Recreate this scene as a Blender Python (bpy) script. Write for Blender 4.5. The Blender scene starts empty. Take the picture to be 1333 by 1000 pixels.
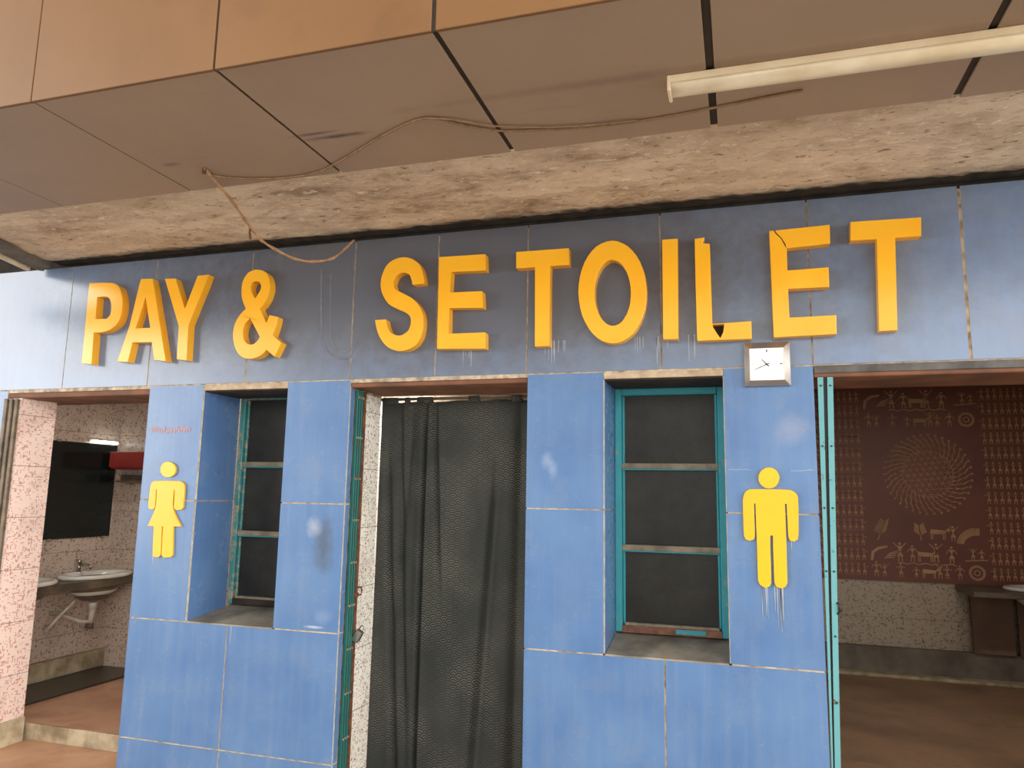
import bpy, bmesh, math, random
from mathutils import Vector, Matrix
from mathutils.geometry import tessellate_polygon
random.seed(7)
PI = math.pi
SHAPES={
'P':[[(-0.436,2.587),(-0.395,2.585),(-0.352,2.584),(-0.313,2.581),(-0.283,2.578),(-0.27,2.576),(-0.258,2.572),(-0.247,2.566),(-0.237,2.56),(-0.228,2.552),(-0.22,2.543),(-0.214,2.533),(-0.209,2.523),(-0.204,2.51),(-0.199,2.496),(-0.195,2.481),(-0.193,2.467),(-0.191,2.452),(-0.19,2.437),(-0.19,2.423),(-0.191,2.408),(-0.193,2.395),(-0.196,2.382),(-0.2,2.369),(-0.205,2.358),(-0.211,2.348),(-0.219,2.34),(-0.227,2.332),(-0.237,2.326),(-0.246,2.32),(-0.256,2.314),(-0.267,2.31),(-0.277,2.306),(-0.289,2.304),(-0.301,2.302),(-0.312,2.301),(-0.324,2.3),(-0.335,2.3),(-0.347,2.3),(-0.358,2.301),(-0.37,2.301),(-0.364,2.124),(-0.432,2.132),(-0.433,2.187),(-0.433,2.242),(-0.433,2.296),(-0.434,2.343),(-0.434,2.378),(-0.434,2.414),(-0.435,2.449),(-0.435,2.481),(-0.435,2.508),(-0.436,2.534),(-0.436,2.561)],
[(-0.371,2.502),(-0.353,2.502),(-0.335,2.502),(-0.318,2.502),(-0.305,2.5),(-0.298,2.498),(-0.292,2.495),(-0.286,2.49),(-0.282,2.485),(-0.277,2.477),(-0.272,2.467),(-0.268,2.456),(-0.266,2.445),(-0.265,2.433),(-0.264,2.42),(-0.266,2.407),(-0.268,2.396),(-0.272,2.39),(-0.277,2.385),(-0.284,2.38),(-0.29,2.375),(-0.367,2.377)]],
'A':[[(-0.088,2.561),(-0.08,2.586),(-0.005,2.583),(0.016,2.518),(0.131,2.123),(0.054,2.133),(0.029,2.23),(-0.099,2.234),(-0.118,2.128),(-0.19,2.133),(-0.131,2.322)],
[(-0.041,2.483),(0.01,2.31),(-0.088,2.311)]],
'Y':[[(0.077,2.577),(0.147,2.574),(0.225,2.401),(0.291,2.579),(0.361,2.58),(0.257,2.313),(0.263,2.123),(0.2,2.13),(0.195,2.309)]],
'&':[[(0.654,2.585),(0.665,2.584),(0.676,2.582),(0.687,2.579),(0.697,2.575),(0.704,2.57),(0.711,2.565),(0.717,2.559),(0.722,2.553),(0.727,2.545),(0.731,2.536),(0.735,2.527),(0.737,2.518),(0.74,2.508),(0.741,2.497),(0.742,2.486),(0.742,2.475),(0.741,2.464),(0.738,2.454),(0.735,2.443),(0.732,2.433),(0.727,2.424),(0.722,2.415),(0.716,2.406),(0.71,2.398),(0.706,2.392),(0.7,2.386),(0.695,2.381),(0.69,2.375),(0.734,2.298),(0.749,2.339),(0.799,2.327),(0.798,2.317),(0.797,2.306),(0.795,2.296),(0.793,2.285),(0.79,2.273),(0.786,2.26),(0.781,2.246),(0.777,2.233),(0.83,2.192),(0.795,2.122),(0.745,2.16),(0.739,2.153),(0.732,2.146),(0.725,2.14),(0.717,2.134),(0.708,2.129),(0.698,2.125),(0.688,2.122),(0.677,2.119),(0.666,2.117),(0.654,2.117),(0.641,2.117),(0.629,2.119),(0.618,2.122),(0.607,2.126),(0.596,2.132),(0.586,2.139),(0.577,2.148),(0.569,2.159),(0.561,2.171),(0.555,2.183),(0.55,2.194),(0.546,2.207),(0.543,2.219),(0.54,2.232),(0.539,2.244),(0.538,2.256),(0.539,2.268),(0.54,2.28),(0.542,2.291),(0.545,2.302),(0.549,2.312),(0.554,2.322),(0.559,2.331),(0.566,2.341),(0.572,2.349),(0.579,2.357),(0.585,2.363),(0.591,2.369),(0.598,2.374),(0.605,2.38),(0.598,2.393),(0.591,2.405),(0.585,2.418),(0.58,2.43),(0.576,2.443),(0.573,2.455),(0.572,2.468),(0.571,2.48),(0.57,2.493),(0.571,2.506),(0.572,2.518),(0.575,2.529),(0.579,2.539),(0.584,2.549),(0.591,2.557),(0.597,2.565),(0.602,2.57),(0.609,2.575),(0.616,2.578),(0.623,2.581),(0.631,2.583),(0.638,2.585),(0.646,2.586)],
[(0.652,2.523),(0.658,2.522),(0.664,2.521),(0.671,2.519),(0.677,2.518),(0.68,2.512),(0.683,2.506),(0.686,2.5),(0.688,2.494),(0.688,2.487),(0.686,2.48),(0.684,2.473),(0.681,2.467),(0.676,2.459),(0.67,2.45),(0.664,2.441),(0.657,2.432),(0.651,2.44),(0.645,2.448),(0.64,2.456),(0.635,2.464),(0.631,2.472),(0.628,2.48),(0.626,2.488),(0.625,2.495),(0.626,2.5),(0.628,2.506),(0.63,2.511),(0.632,2.516),(0.637,2.518),(0.642,2.52),(0.647,2.522)],
[(0.635,2.329),(0.702,2.227),(0.697,2.221),(0.693,2.215),(0.689,2.209),(0.684,2.204),(0.678,2.2),(0.672,2.195),(0.665,2.192),(0.658,2.19),(0.651,2.19),(0.644,2.191),(0.637,2.193),(0.63,2.194),(0.624,2.2),(0.618,2.205),(0.612,2.21),(0.608,2.216),(0.604,2.225),(0.601,2.234),(0.599,2.244),(0.598,2.253),(0.598,2.262),(0.598,2.272),(0.6,2.281),(0.602,2.289),(0.605,2.296),(0.608,2.302),(0.613,2.307),(0.617,2.313),(0.621,2.317),(0.626,2.321),(0.631,2.325)]],
'S':[[(1.489,2.586),(1.497,2.585),(1.505,2.583),(1.514,2.581),(1.522,2.578),(1.532,2.574),(1.542,2.568),(1.551,2.561),(1.56,2.554),(1.567,2.547),(1.573,2.538),(1.578,2.53),(1.582,2.521),(1.586,2.51),(1.59,2.497),(1.593,2.485),(1.596,2.474),(1.597,2.467),(1.598,2.46),(1.598,2.453),(1.599,2.446),(1.537,2.445),(1.535,2.452),(1.534,2.46),(1.532,2.467),(1.53,2.473),(1.528,2.479),(1.526,2.485),(1.523,2.491),(1.52,2.496),(1.515,2.5),(1.51,2.503),(1.504,2.506),(1.498,2.508),(1.492,2.509),(1.486,2.509),(1.48,2.509),(1.474,2.508),(1.467,2.505),(1.461,2.502),(1.455,2.498),(1.45,2.493),(1.446,2.488),(1.442,2.481),(1.439,2.474),(1.438,2.468),(1.437,2.462),(1.437,2.456),(1.438,2.45),(1.44,2.445),(1.441,2.44),(1.443,2.435),(1.446,2.431),(1.45,2.427),(1.458,2.422),(1.47,2.416),(1.482,2.41),(1.493,2.404),(1.504,2.398),(1.515,2.392),(1.526,2.386),(1.537,2.379),(1.547,2.371),(1.557,2.362),(1.566,2.352),(1.574,2.342),(1.581,2.332),(1.587,2.321),(1.592,2.31),(1.596,2.299),(1.599,2.287),(1.601,2.274),(1.601,2.261),(1.601,2.248),(1.601,2.235),(1.599,2.223),(1.597,2.21),(1.594,2.198),(1.591,2.188),(1.586,2.178),(1.581,2.169),(1.575,2.16),(1.569,2.153),(1.562,2.147),(1.554,2.141),(1.546,2.137),(1.537,2.132),(1.526,2.129),(1.516,2.126),(1.505,2.124),(1.495,2.124),(1.484,2.124),(1.473,2.125),(1.463,2.127),(1.452,2.13),(1.441,2.134),(1.43,2.139),(1.42,2.145),(1.41,2.153),(1.401,2.162),(1.392,2.172),(1.384,2.183),(1.377,2.193),(1.371,2.204),(1.366,2.215),(1.361,2.226),(1.357,2.239),(1.353,2.253),(1.35,2.267),(1.347,2.281),(1.404,2.282),(1.406,2.275),(1.408,2.267),(1.409,2.26),(1.412,2.252),(1.415,2.244),(1.419,2.236),(1.423,2.227),(1.428,2.22),(1.435,2.214),(1.443,2.209),(1.452,2.205),(1.46,2.202),(1.467,2.2),(1.475,2.199),(1.482,2.199),(1.49,2.2),(1.498,2.203),(1.505,2.207),(1.513,2.211),(1.519,2.216),(1.524,2.221),(1.528,2.227),(1.531,2.234),(1.533,2.241),(1.535,2.249),(1.536,2.257),(1.536,2.266),(1.536,2.274),(1.535,2.28),(1.532,2.286),(1.529,2.292),(1.525,2.297),(1.519,2.302),(1.512,2.307),(1.505,2.312),(1.497,2.316),(1.487,2.32),(1.476,2.325),(1.465,2.33),(1.454,2.335),(1.444,2.34),(1.434,2.345),(1.425,2.351),(1.416,2.357),(1.408,2.366),(1.4,2.376),(1.393,2.386),(1.387,2.396),(1.381,2.407),(1.377,2.417),(1.373,2.427),(1.371,2.438),(1.369,2.448),(1.368,2.458),(1.368,2.468),(1.369,2.479),(1.37,2.49),(1.373,2.502),(1.377,2.513),(1.381,2.524),(1.385,2.534),(1.391,2.544),(1.397,2.553),(1.404,2.56),(1.411,2.566),(1.42,2.571),(1.429,2.576),(1.437,2.579),(1.443,2.581),(1.449,2.583),(1.455,2.585),(1.461,2.585),(1.468,2.586),(1.475,2.586),(1.482,2.586)]],
'E':[[(1.67,2.573),(1.904,2.569),(1.908,2.489),(1.735,2.495),(1.732,2.395),(1.893,2.391),(1.899,2.31),(1.731,2.319),(1.732,2.196),(1.913,2.194),(1.915,2.117),(1.675,2.126),(1.673,2.345)]],
'T':[[(2.055,2.567),(2.303,2.565),(2.305,2.486),(2.217,2.487),(2.216,2.117),(2.15,2.117),(2.146,2.487),(2.056,2.488)]],
'O':[[(2.651,2.339),(2.649,2.303),(2.644,2.269),(2.635,2.236),(2.623,2.206),(2.608,2.179),(2.591,2.157),(2.571,2.139),(2.549,2.126),(2.527,2.118),(2.503,2.116),(2.48,2.12),(2.457,2.129),(2.435,2.143),(2.414,2.163),(2.396,2.187),(2.38,2.216),(2.366,2.248),(2.357,2.282),(2.351,2.318),(2.348,2.356),(2.35,2.393),(2.355,2.429),(2.364,2.463),(2.376,2.494),(2.392,2.521),(2.41,2.545),(2.43,2.563),(2.453,2.575),(2.476,2.582),(2.5,2.584),(2.524,2.579),(2.547,2.568),(2.569,2.553),(2.589,2.532),(2.607,2.507),(2.623,2.477),(2.635,2.445),(2.644,2.411),(2.649,2.375)],
[(2.582,2.34),(2.581,2.314),(2.578,2.289),(2.572,2.266),(2.564,2.245),(2.554,2.228),(2.543,2.213),(2.531,2.203),(2.517,2.197),(2.503,2.195),(2.489,2.198),(2.476,2.205),(2.463,2.217),(2.451,2.232),(2.441,2.251),(2.433,2.273),(2.426,2.296),(2.422,2.322),(2.421,2.348),(2.422,2.374),(2.425,2.4),(2.431,2.423),(2.439,2.444),(2.449,2.462),(2.461,2.477),(2.473,2.487),(2.487,2.493),(2.501,2.495),(2.515,2.491),(2.529,2.484),(2.542,2.472),(2.553,2.456),(2.563,2.437),(2.571,2.415),(2.577,2.391),(2.581,2.365)]],
'I':[[(2.72,2.569),(2.786,2.569),(2.782,2.123),(2.719,2.125)]],
'L':[[(2.858,2.561),(2.899,2.564),(2.89,2.538),(2.92,2.534),(2.923,2.184),(2.925,2.17),(2.942,2.139),(2.955,2.12),(2.967,2.146),(2.972,2.183),(3.08,2.186),(3.08,2.111),(2.86,2.112),(2.858,2.342)]],
'E2':[[(3.163,2.569),(3.398,2.575),(3.396,2.494),(3.229,2.488),(3.228,2.393),(3.386,2.395),(3.385,2.312),(3.228,2.314),(3.229,2.193),(3.406,2.194),(3.404,2.116),(3.166,2.113)]],
'T2':[[(3.477,2.579),(3.734,2.574),(3.73,2.497),(3.637,2.498),(3.625,2.121),(3.56,2.121),(3.57,2.498),(3.473,2.5)]],
'crack':[[(3.179,2.572),(3.184,2.572),(3.191,2.557),(3.209,2.536),(3.225,2.505),(3.227,2.488),(3.224,2.494),(3.206,2.534),(3.188,2.553)]],
'mh':[[(3.17,1.541),(3.168,1.531),(3.165,1.522),(3.16,1.514),(3.154,1.507),(3.146,1.502),(3.137,1.499),(3.128,1.498),(3.12,1.499),(3.111,1.502),(3.104,1.507),(3.098,1.513),(3.093,1.521),(3.09,1.53),(3.09,1.54),(3.091,1.55),(3.094,1.559),(3.099,1.567),(3.106,1.574),(3.114,1.579),(3.122,1.582),(3.131,1.583),(3.14,1.582),(3.148,1.579),(3.156,1.574),(3.162,1.567),(3.166,1.559),(3.169,1.55)]],
'mb':[[(3.057,1.494),(3.052,1.493),(3.048,1.491),(3.043,1.488),(3.039,1.485),(3.036,1.481),(3.033,1.476),(3.031,1.471),(3.029,1.466),(3.028,1.46),(3.027,1.454),(3.026,1.448),(3.026,1.441),(3.026,1.414),(3.026,1.376),(3.026,1.339),(3.027,1.312),(3.027,1.307),(3.029,1.303),(3.031,1.298),(3.033,1.293),(3.05,1.288),(3.065,1.295),(3.066,1.298),(3.067,1.301),(3.068,1.304),(3.068,1.308),(3.069,1.332),(3.069,1.365),(3.069,1.402),(3.069,1.437),(3.075,1.437),(3.075,1.355),(3.076,1.268),(3.076,1.191),(3.076,1.136),(3.077,1.131),(3.078,1.126),(3.08,1.122),(3.082,1.117),(3.102,1.106),(3.119,1.113),(3.121,1.117),(3.123,1.121),(3.125,1.125),(3.125,1.13),(3.126,1.163),(3.126,1.21),(3.126,1.262),(3.127,1.311),(3.138,1.312),(3.137,1.262),(3.137,1.21),(3.137,1.164),(3.137,1.13),(3.138,1.126),(3.14,1.121),(3.142,1.117),(3.144,1.113),(3.162,1.107),(3.179,1.115),(3.181,1.119),(3.183,1.124),(3.185,1.128),(3.186,1.133),(3.186,1.188),(3.187,1.266),(3.187,1.354),(3.187,1.438),(3.194,1.438),(3.194,1.403),(3.195,1.366),(3.195,1.333),(3.196,1.309),(3.197,1.305),(3.198,1.301),(3.2,1.297),(3.201,1.294),(3.217,1.29),(3.231,1.3),(3.231,1.304),(3.232,1.309),(3.233,1.314),(3.234,1.319),(3.235,1.346),(3.236,1.385),(3.237,1.423),(3.237,1.451),(3.237,1.457),(3.237,1.464),(3.236,1.469),(3.234,1.474),(3.232,1.478),(3.229,1.482),(3.225,1.485),(3.221,1.488),(3.217,1.49),(3.213,1.492),(3.209,1.493),(3.204,1.494),(3.174,1.495),(3.131,1.495),(3.088,1.495)]],
'wh':[[(0.22,1.556),(0.22,1.547),(0.217,1.538),(0.212,1.53),(0.205,1.524),(0.197,1.519),(0.187,1.516),(0.176,1.515),(0.165,1.516),(0.154,1.519),(0.144,1.523),(0.136,1.53),(0.129,1.537),(0.125,1.546),(0.123,1.555),(0.123,1.564),(0.126,1.573),(0.131,1.58),(0.138,1.587),(0.147,1.592),(0.157,1.595),(0.167,1.596),(0.178,1.595),(0.189,1.592),(0.199,1.587),(0.207,1.581),(0.214,1.573),(0.218,1.565)]],
'wb':[[(0.098,1.496),(0.13,1.497),(0.175,1.498),(0.22,1.497),(0.252,1.497),(0.259,1.495),(0.265,1.493),(0.27,1.49),(0.276,1.487),(0.278,1.481),(0.281,1.475),(0.283,1.469),(0.284,1.462),(0.285,1.441),(0.285,1.412),(0.285,1.383),(0.285,1.363),(0.283,1.359),(0.281,1.356),(0.277,1.354),(0.274,1.351),(0.244,1.348),(0.229,1.358),(0.225,1.452),(0.219,1.452),(0.219,1.428),(0.218,1.403),(0.219,1.379),(0.224,1.355),(0.235,1.333),(0.25,1.31),(0.267,1.289),(0.283,1.267),(0.234,1.265),(0.236,1.227),(0.239,1.187),(0.242,1.15),(0.243,1.124),(0.242,1.121),(0.239,1.118),(0.237,1.115),(0.234,1.112),(0.193,1.107),(0.176,1.12),(0.171,1.264),(0.163,1.263),(0.17,1.12),(0.158,1.109),(0.133,1.108),(0.129,1.111),(0.126,1.114),(0.122,1.116),(0.121,1.12),(0.118,1.146),(0.116,1.183),(0.114,1.224),(0.112,1.263),(0.073,1.264),(0.084,1.287),(0.095,1.31),(0.105,1.333),(0.112,1.356),(0.115,1.379),(0.115,1.403),(0.113,1.427),(0.112,1.451),(0.106,1.451),(0.107,1.426),(0.108,1.4),(0.109,1.376),(0.108,1.359),(0.107,1.356),(0.104,1.353),(0.101,1.351),(0.098,1.349),(0.074,1.35),(0.072,1.354),(0.069,1.357),(0.067,1.361),(0.066,1.364),(0.066,1.385),(0.066,1.413),(0.067,1.441),(0.068,1.463),(0.069,1.469),(0.07,1.475),(0.072,1.48),(0.075,1.485),(0.079,1.489),(0.085,1.492),(0.091,1.495)]],
'ghostU':[[(1.007,2.58),(1.014,2.416),(1.028,2.237),(1.056,2.159),(1.11,2.113),(1.168,2.106),(1.218,2.124),(1.245,2.163)]],
'ghostV':[[(1.062,2.546),(1.07,2.353),(1.078,2.223),(1.1,2.175),(1.141,2.144),(1.179,2.143),(1.21,2.159)]],
'hangA':[[(0.667,2.93)]],
}
HANG=[(1.098, -1.0, 2.659), (1.085, -0.93, 2.651), (1.074, -0.85, 2.634), (1.035, -0.72, 2.621), (1.001, -0.6, 2.604), (0.988, -0.56, 2.595), (0.989, -0.48, 2.57), (1.007, -0.4, 2.548), (1.052, -0.33, 2.53), (1.11, -0.26, 2.525), (1.175, -0.2, 2.554), (1.212, -0.14, 2.613), (1.231, -0.09, 2.679)]
CAB=[(1.105, -1.008, 2.655), (1.083, -0.964, 2.655), (1.147, -0.911, 2.655), (1.275, -0.87, 2.655), (1.386, -0.856, 2.655), (1.515, -0.873, 2.655), (1.674, -0.952, 2.655), (1.87, -1.065, 2.655), (2.062, -1.145, 2.655), (2.168, -1.075, 2.655), (2.278, -1.002, 2.655), (2.454, -0.966, 2.655), (2.63, -0.946, 2.655), (2.805, -0.951, 2.655), (2.995, -0.974, 2.655), (3.13, -0.994, 2.655), (3.227, -1.004, 2.655)]
CABB=[(2.065, -1.152, 2.651), (2.158, -1.117, 2.651), (2.265, -1.046, 2.651), (2.409, -0.997, 2.651), (2.558, -0.968, 2.651), (2.732, -0.958, 2.651)]
CAM=[971.080279, 0.147796, 0.296565, 0.017182, 3.01733, -3.227609, 1.454392]

S = bpy.context.scene
COL = S.collection

# ------------------------------------------------------------------ materials
def lin(c):
    return tuple(((v/255)/12.92 if v/255 <= .04045 else ((v/255+.055)/1.055)**2.4) for v in c) + (1,)

class NT:
    def __init__(s, name):
        s.m = bpy.data.materials.new(name); s.m.use_nodes = True
        s.t = s.m.node_tree; s.b = s.t.nodes['Principled BSDF']
        s.tc = s.n('ShaderNodeTexCoord')
    def n(s, k, **kw):
        x = s.t.nodes.new(k)
        for a, v in kw.items(): setattr(x, a, v)
        return x
    def l(s, a, b): s.t.links.new(a, b)
    def inp(s, node, **kw):
        for a, v in kw.items():
            k = a.replace('_', ' ')
            if hasattr(v, 'is_output') or isinstance(v, bpy.types.NodeSocket): s.l(v, node.inputs[k])
            else: node.inputs[k].default_value = v
    def obj(s): return s.tc.outputs['Object']
    def scaled(s, sc, src=None):
        m = s.n('ShaderNodeMapping'); m.inputs['Scale'].default_value = sc
        s.l(src or s.obj(), m.inputs['Vector']); return m.outputs[0]
    def noise(s, scale, detail=4, rough=.55, vec=None, dist=0):
        x = s.n('ShaderNodeTexNoise'); s.l(vec or s.obj(), x.inputs['Vector'])
        x.inputs['Scale'].default_value = scale; x.inputs['Detail'].default_value = detail
        x.inputs['Roughness'].default_value = rough; x.inputs['Distortion'].default_value = dist
        return x.outputs['Fac']
    def ramp(s, fac, stops):
        r = s.n('ShaderNodeValToRGB'); s.l(fac, r.inputs[0]); e = r.color_ramp.elements
        while len(e) < len(stops): e.new(.5)
        for i, (p, c) in enumerate(stops): e[i].position = p; e[i].color = c if len(c) == 4 else lin(c)
        return r.outputs[0]
    def mix(s, fac, a, b, mode='MIX'):
        x = s.n('ShaderNodeMix', data_type='RGBA', blend_type=mode)
        for i, v in ((0, fac), (6, a), (7, b)):
            if isinstance(v, bpy.types.NodeSocket): s.l(v, x.inputs[i])
            elif i == 0: x.inputs[0].default_value = v
            else: x.inputs[i].default_value = v if len(v) == 4 else lin(v)
        return x.outputs[2]
    def math(s, op, a, b=None, c=None, clamp=False):
        x = s.n('ShaderNodeMath', operation=op, use_clamp=clamp)
        for i, v in enumerate((a, b, c)):
            if v is None: continue
            if isinstance(v, bpy.types.NodeSocket): s.l(v, x.inputs[i])
            else: x.inputs[i].default_value = v
        return x.outputs[0]
    def xyz(s, vec=None):
        x = s.n('ShaderNodeSeparateXYZ'); s.l(vec or s.obj(), x.inputs[0]); return x.outputs
    def spot(s, c, r, soft=.5, wob=.35):
        # stain of its own shape round a point of the surface, ragged by noise
        v = s.n('ShaderNodeVectorMath', operation='SUBTRACT'); s.l(s.obj(), v.inputs[0]); v.inputs[1].default_value = c
        d = s.n('ShaderNodeVectorMath', operation='DIVIDE'); s.l(v.outputs[0], d.inputs[0]); d.inputs[1].default_value = r
        l = s.n('ShaderNodeVectorMath', operation='LENGTH'); s.l(d.outputs[0], l.inputs[0])
        dist = s.math('ADD', l.outputs['Value'], s.math('MULTIPLY', s.math('SUBTRACT', s.noise(14, 5, .7), .5), wob*2))
        return s.math('SUBTRACT', 1, s.math('DIVIDE', s.math('SUBTRACT', dist, 1-soft), soft), clamp=True)
    def bump(s, h, strength=.3, dist=.01):
        b = s.n('ShaderNodeBump'); b.inputs['Strength'].default_value = strength; b.inputs['Distance'].default_value = dist
        s.l(h, b.inputs['Height']); s.l(b.outputs[0], s.b.inputs['Normal'])
    def out(s, color=None, rough=.5, metal=0, spec=.5):
        if isinstance(color, bpy.types.NodeSocket): s.l(color, s.b.inputs['Base Color'])
        elif color: s.b.inputs['Base Color'].default_value = color if len(color) == 4 else lin(color)
        if isinstance(rough, bpy.types.NodeSocket): s.l(rough, s.b.inputs['Roughness'])
        else: s.b.inputs['Roughness'].default_value = rough
        s.b.inputs['Metallic'].default_value = metal
        s.b.inputs['Specular IOR Level'].default_value = spec
        return s.m

def simple(name, a, b=None, scale=12, rough=.5, metal=0, spec=.5, bump=0, lo=.35, hi=.65):
    t = NT(name); f = t.noise(scale, 5)
    c = t.ramp(f, [(lo, a), (hi, b or a)])
    if bump: t.bump(t.noise(scale*4, 4), bump, .004)
    return t.out(c, rough, metal, spec)

M = {}
def build_materials():
    # blue glazed cladding tile: dust film and faint vertical streaks
    t = NT('blue_tile')
    st = t.noise(1, 4, .6, t.scaled((26, 26, 1.6)))
    cl = t.noise(2.6, 4, .6)
    dirt = t.noise(5.5, 6, .65)
    base = t.mix(t.ramp(cl, [(.3, (0,0,0)), (.7, (255,255,255))]), BLUE_A, BLUE_B)
    c = t.mix(t.math('MULTIPLY', t.ramp(st, [(.45, (0,0,0)), (.75, (255,255,255))]), .16), base, (150,160,172))
    c = t.mix(t.math('MULTIPLY', t.ramp(dirt, [(.52, (0,0,0)), (.8, (255,255,255))]), .22), c, (136,134,134))
    for cc, rr, col, a in (((1.10, 0, 1.20), (.075, 1, .17), (74,80,90), .7), ((1.045, 0, 1.285), (.05, 1, .06), (176,180,188), .5), ((2.20, 0, 1.61), (.03, 1, .05), (160,172,194), .4), ((2.225, 0, 1.57), (.025, 1, .05), (160,172,194), .4),
                           ((3.22, 0, 1.74), (.08, 1, .07), (150,152,172), .45), ((1.07, 0, .822), (.06, 1, .008), (210,216,226), .6), ((1.12, 0, .87), (.06, 1, .04), (130,152,186), .4)):
        c = t.mix(t.math('MULTIPLY', t.spot(cc, rr, .85, .75), a), c, col)
    r = t.math('ADD', t.math('MULTIPLY', dirt, .2), .16)
    M['blue'] = t.out(c, r, 0, .5)
    # fascia tiles: the same blue under soot and dust, plus shade painted into the film
    t = NT('soot_shade_blue_tile')
    st = t.noise(1, 4, .6, t.scaled((26, 26, 1.6)))
    cl = t.noise(1.8, 4, .6)
    dirt = t.noise(4.5, 6, .65)
    base = t.mix(t.ramp(cl, [(.3, (0,0,0)), (.7, (255,255,255))]), BLUE_A, BLUE_B)
    c = t.mix(t.math('MULTIPLY', t.ramp(st, [(.45, (0,0,0)), (.75, (255,255,255))]), .16), base, (140,142,146))
    c = t.mix(t.math('MULTIPLY', t.ramp(dirt, [(.48, (0,0,0)), (.8, (255,255,255))]), .4), c, (118,118,120))
    c = t.mix(.3, c, (158,160,164))
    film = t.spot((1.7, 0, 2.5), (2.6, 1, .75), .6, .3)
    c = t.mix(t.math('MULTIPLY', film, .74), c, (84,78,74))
    M['fblue'] = t.out(c, t.math('ADD', t.math('MULTIPLY', dirt, .2), .12), 0, .55)
    M['tile_edge'] = simple('tile_body_edge', (205,196,182), (170,158,140), 30, .7)
    M['grout'] = simple('grout', (206,190,166), (132,118,102), 22, .9, bump=.4)
    M['yellow'] = simple('yellow_acrylic', (246,182,44), (238,168,32), 3, .2, spec=.5)
    M['yellow_side'] = M['yellow']
    M['yellow_sign'] = simple('yellow_sign_acrylic', (236,182,18), (230,172,14), 3, .3)
    M['crack'] = simple('crack_dark', (88,52,14), (60,38,12), 40, .8)
    M['hollow'] = simple('hollow_inside', (40,30,24), (24,20,18), 20, .8)
    # canopy cladding
    t = NT('brown_cladding')
    c = t.ramp(t.noise(1.1, 5, .6), [(.3, SOF_A), (.7, SOF_B)])
    soot = t.noise(1, 5, .6, t.scaled((.9, 5, 3)))
    c = t.mix(t.math('MULTIPLY', t.ramp(soot, [(.62, (0,0,0)), (.8, (255,255,255))]), .4), c, (70,56,46))
    c = t.mix(t.math('MULTIPLY', t.noise(60, 3), .12), c, (190,170,150))
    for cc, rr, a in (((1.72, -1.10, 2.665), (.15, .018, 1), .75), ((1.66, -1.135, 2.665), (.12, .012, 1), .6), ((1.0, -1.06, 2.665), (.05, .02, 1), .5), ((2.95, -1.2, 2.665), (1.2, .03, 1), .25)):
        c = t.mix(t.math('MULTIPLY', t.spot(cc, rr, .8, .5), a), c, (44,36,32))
    M['soffit'] = t.out(c, .5, 0, .35)
    t = NT('ochre_cladding')
    c = t.ramp(t.noise(1.3, 5, .6), [(.3, OCH_A), (.7, OCH_B)])
    c = t.mix(t.math('MULTIPLY', t.ramp(t.noise(3, 6, .7), [(.55, (0,0,0)), (.8, (255,255,255))]), .35), c, (84,62,40))
    M['ochre'] = t.out(c, .5, 0, .35)
    M['dark'] = simple('dark_void', (30,25,21), (22,19,17), 10, .9)
    M['gapbrown'] = simple('joint_backing', (66,54,44), (52,43,36), 10, .9)
    # peeling plaster
    t = NT('peeling_plaster')
    v = t.scaled((1, 2.0, 1))
    n1 = t.noise(2.4, 9, .7, v, .25); n2 = t.noise(17, 10, .74, v, .3); n3 = t.noise(1.2, 4, .5)
    c = t.ramp(n1, [(.36, (164,140,116)), (.5, (220,198,174)), (.62, (234,214,190)), (.72, (212,188,164))])
    c = t.mix(t.math('MULTIPLY', t.ramp(n2, [(.575, (0,0,0)), (.62, (255,255,255))]), .75), c, (252,240,224))
    c = t.mix(t.math('MULTIPLY', t.ramp(n2, [(.37, (255,255,255)), (.42, (0,0,0))]), .8), c, (120,94,72))
    c = t.mix(t.math('MULTIPLY', t.ramp(n3, [(.5, (0,0,0)), (.7, (255,255,255))]), .4), c, (200,174,148))
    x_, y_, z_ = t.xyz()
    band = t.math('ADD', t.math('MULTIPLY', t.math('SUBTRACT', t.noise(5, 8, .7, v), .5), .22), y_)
    c = t.mix(t.math('MULTIPLY', t.ramp(t.math('ADD', band, .5), [(.40, (0,0,0)), (.47, (255,255,255))]), .9), c, (58,48,40))  # mildew towards the wall, with some of the groove's shade painted in
    hgt = t.math('ADD', t.math('MULTIPLY', t.ramp(n1, [(.50, (0,0,0)), (.53, (255,255,255))]), .25), t.math('MULTIPLY', n2, .8))
    t.bump(hgt, .7, .014)
    M['plaster'] = t.out(c, .9, 0, .2)
    M['mould_shade'] = simple('mould_shade_concrete', (60,50,42), (36,31,28), 14, .95, bump=.5)  # dark concrete: mould, with shade mixed into the colour
    M['concrete'] = simple('grey_concrete', (128,120,108), (96,88,78), 5, .9, bump=.3)
    M['lintel'] = simple('red_brown_lintel', (128,84,60), (92,62,48), 6, .8, bump=.3)
    M['darkmetal'] = simple('grimy_metal_strip', (92,88,86), (60,56,54), 12, .5, bump=.2)
    M['beige'] = simple('beige_plaster_lip', (196,176,150), (150,130,108), 14, .85, bump=.3)
    M['sill'] = simple('grey_sill', (158,148,130), (108,102,94), 8, .55, bump=.2)
    # worn teal paint
    def teal(name, a, b, wear, rust):
        t = NT(name)
        n = t.noise(24, 6, .7); n2 = t.noise(9, 5, .6)
        c = t.mix(n2, a, b)
        c = t.mix(t.ramp(n, [(wear, (0,0,0)), (wear+.04, (255,255,255))]), c, rust)
        t.bump(n, .25, .003)
        return t.out(c, .5)
    M['teal'] = teal('teal_paint', (58,160,170), (44,128,142), .63, (150,138,118))
    M['tealworn'] = teal('flaking_teal_paint', (66,140,140), (48,104,104), .52, (140,138,120))
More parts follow.
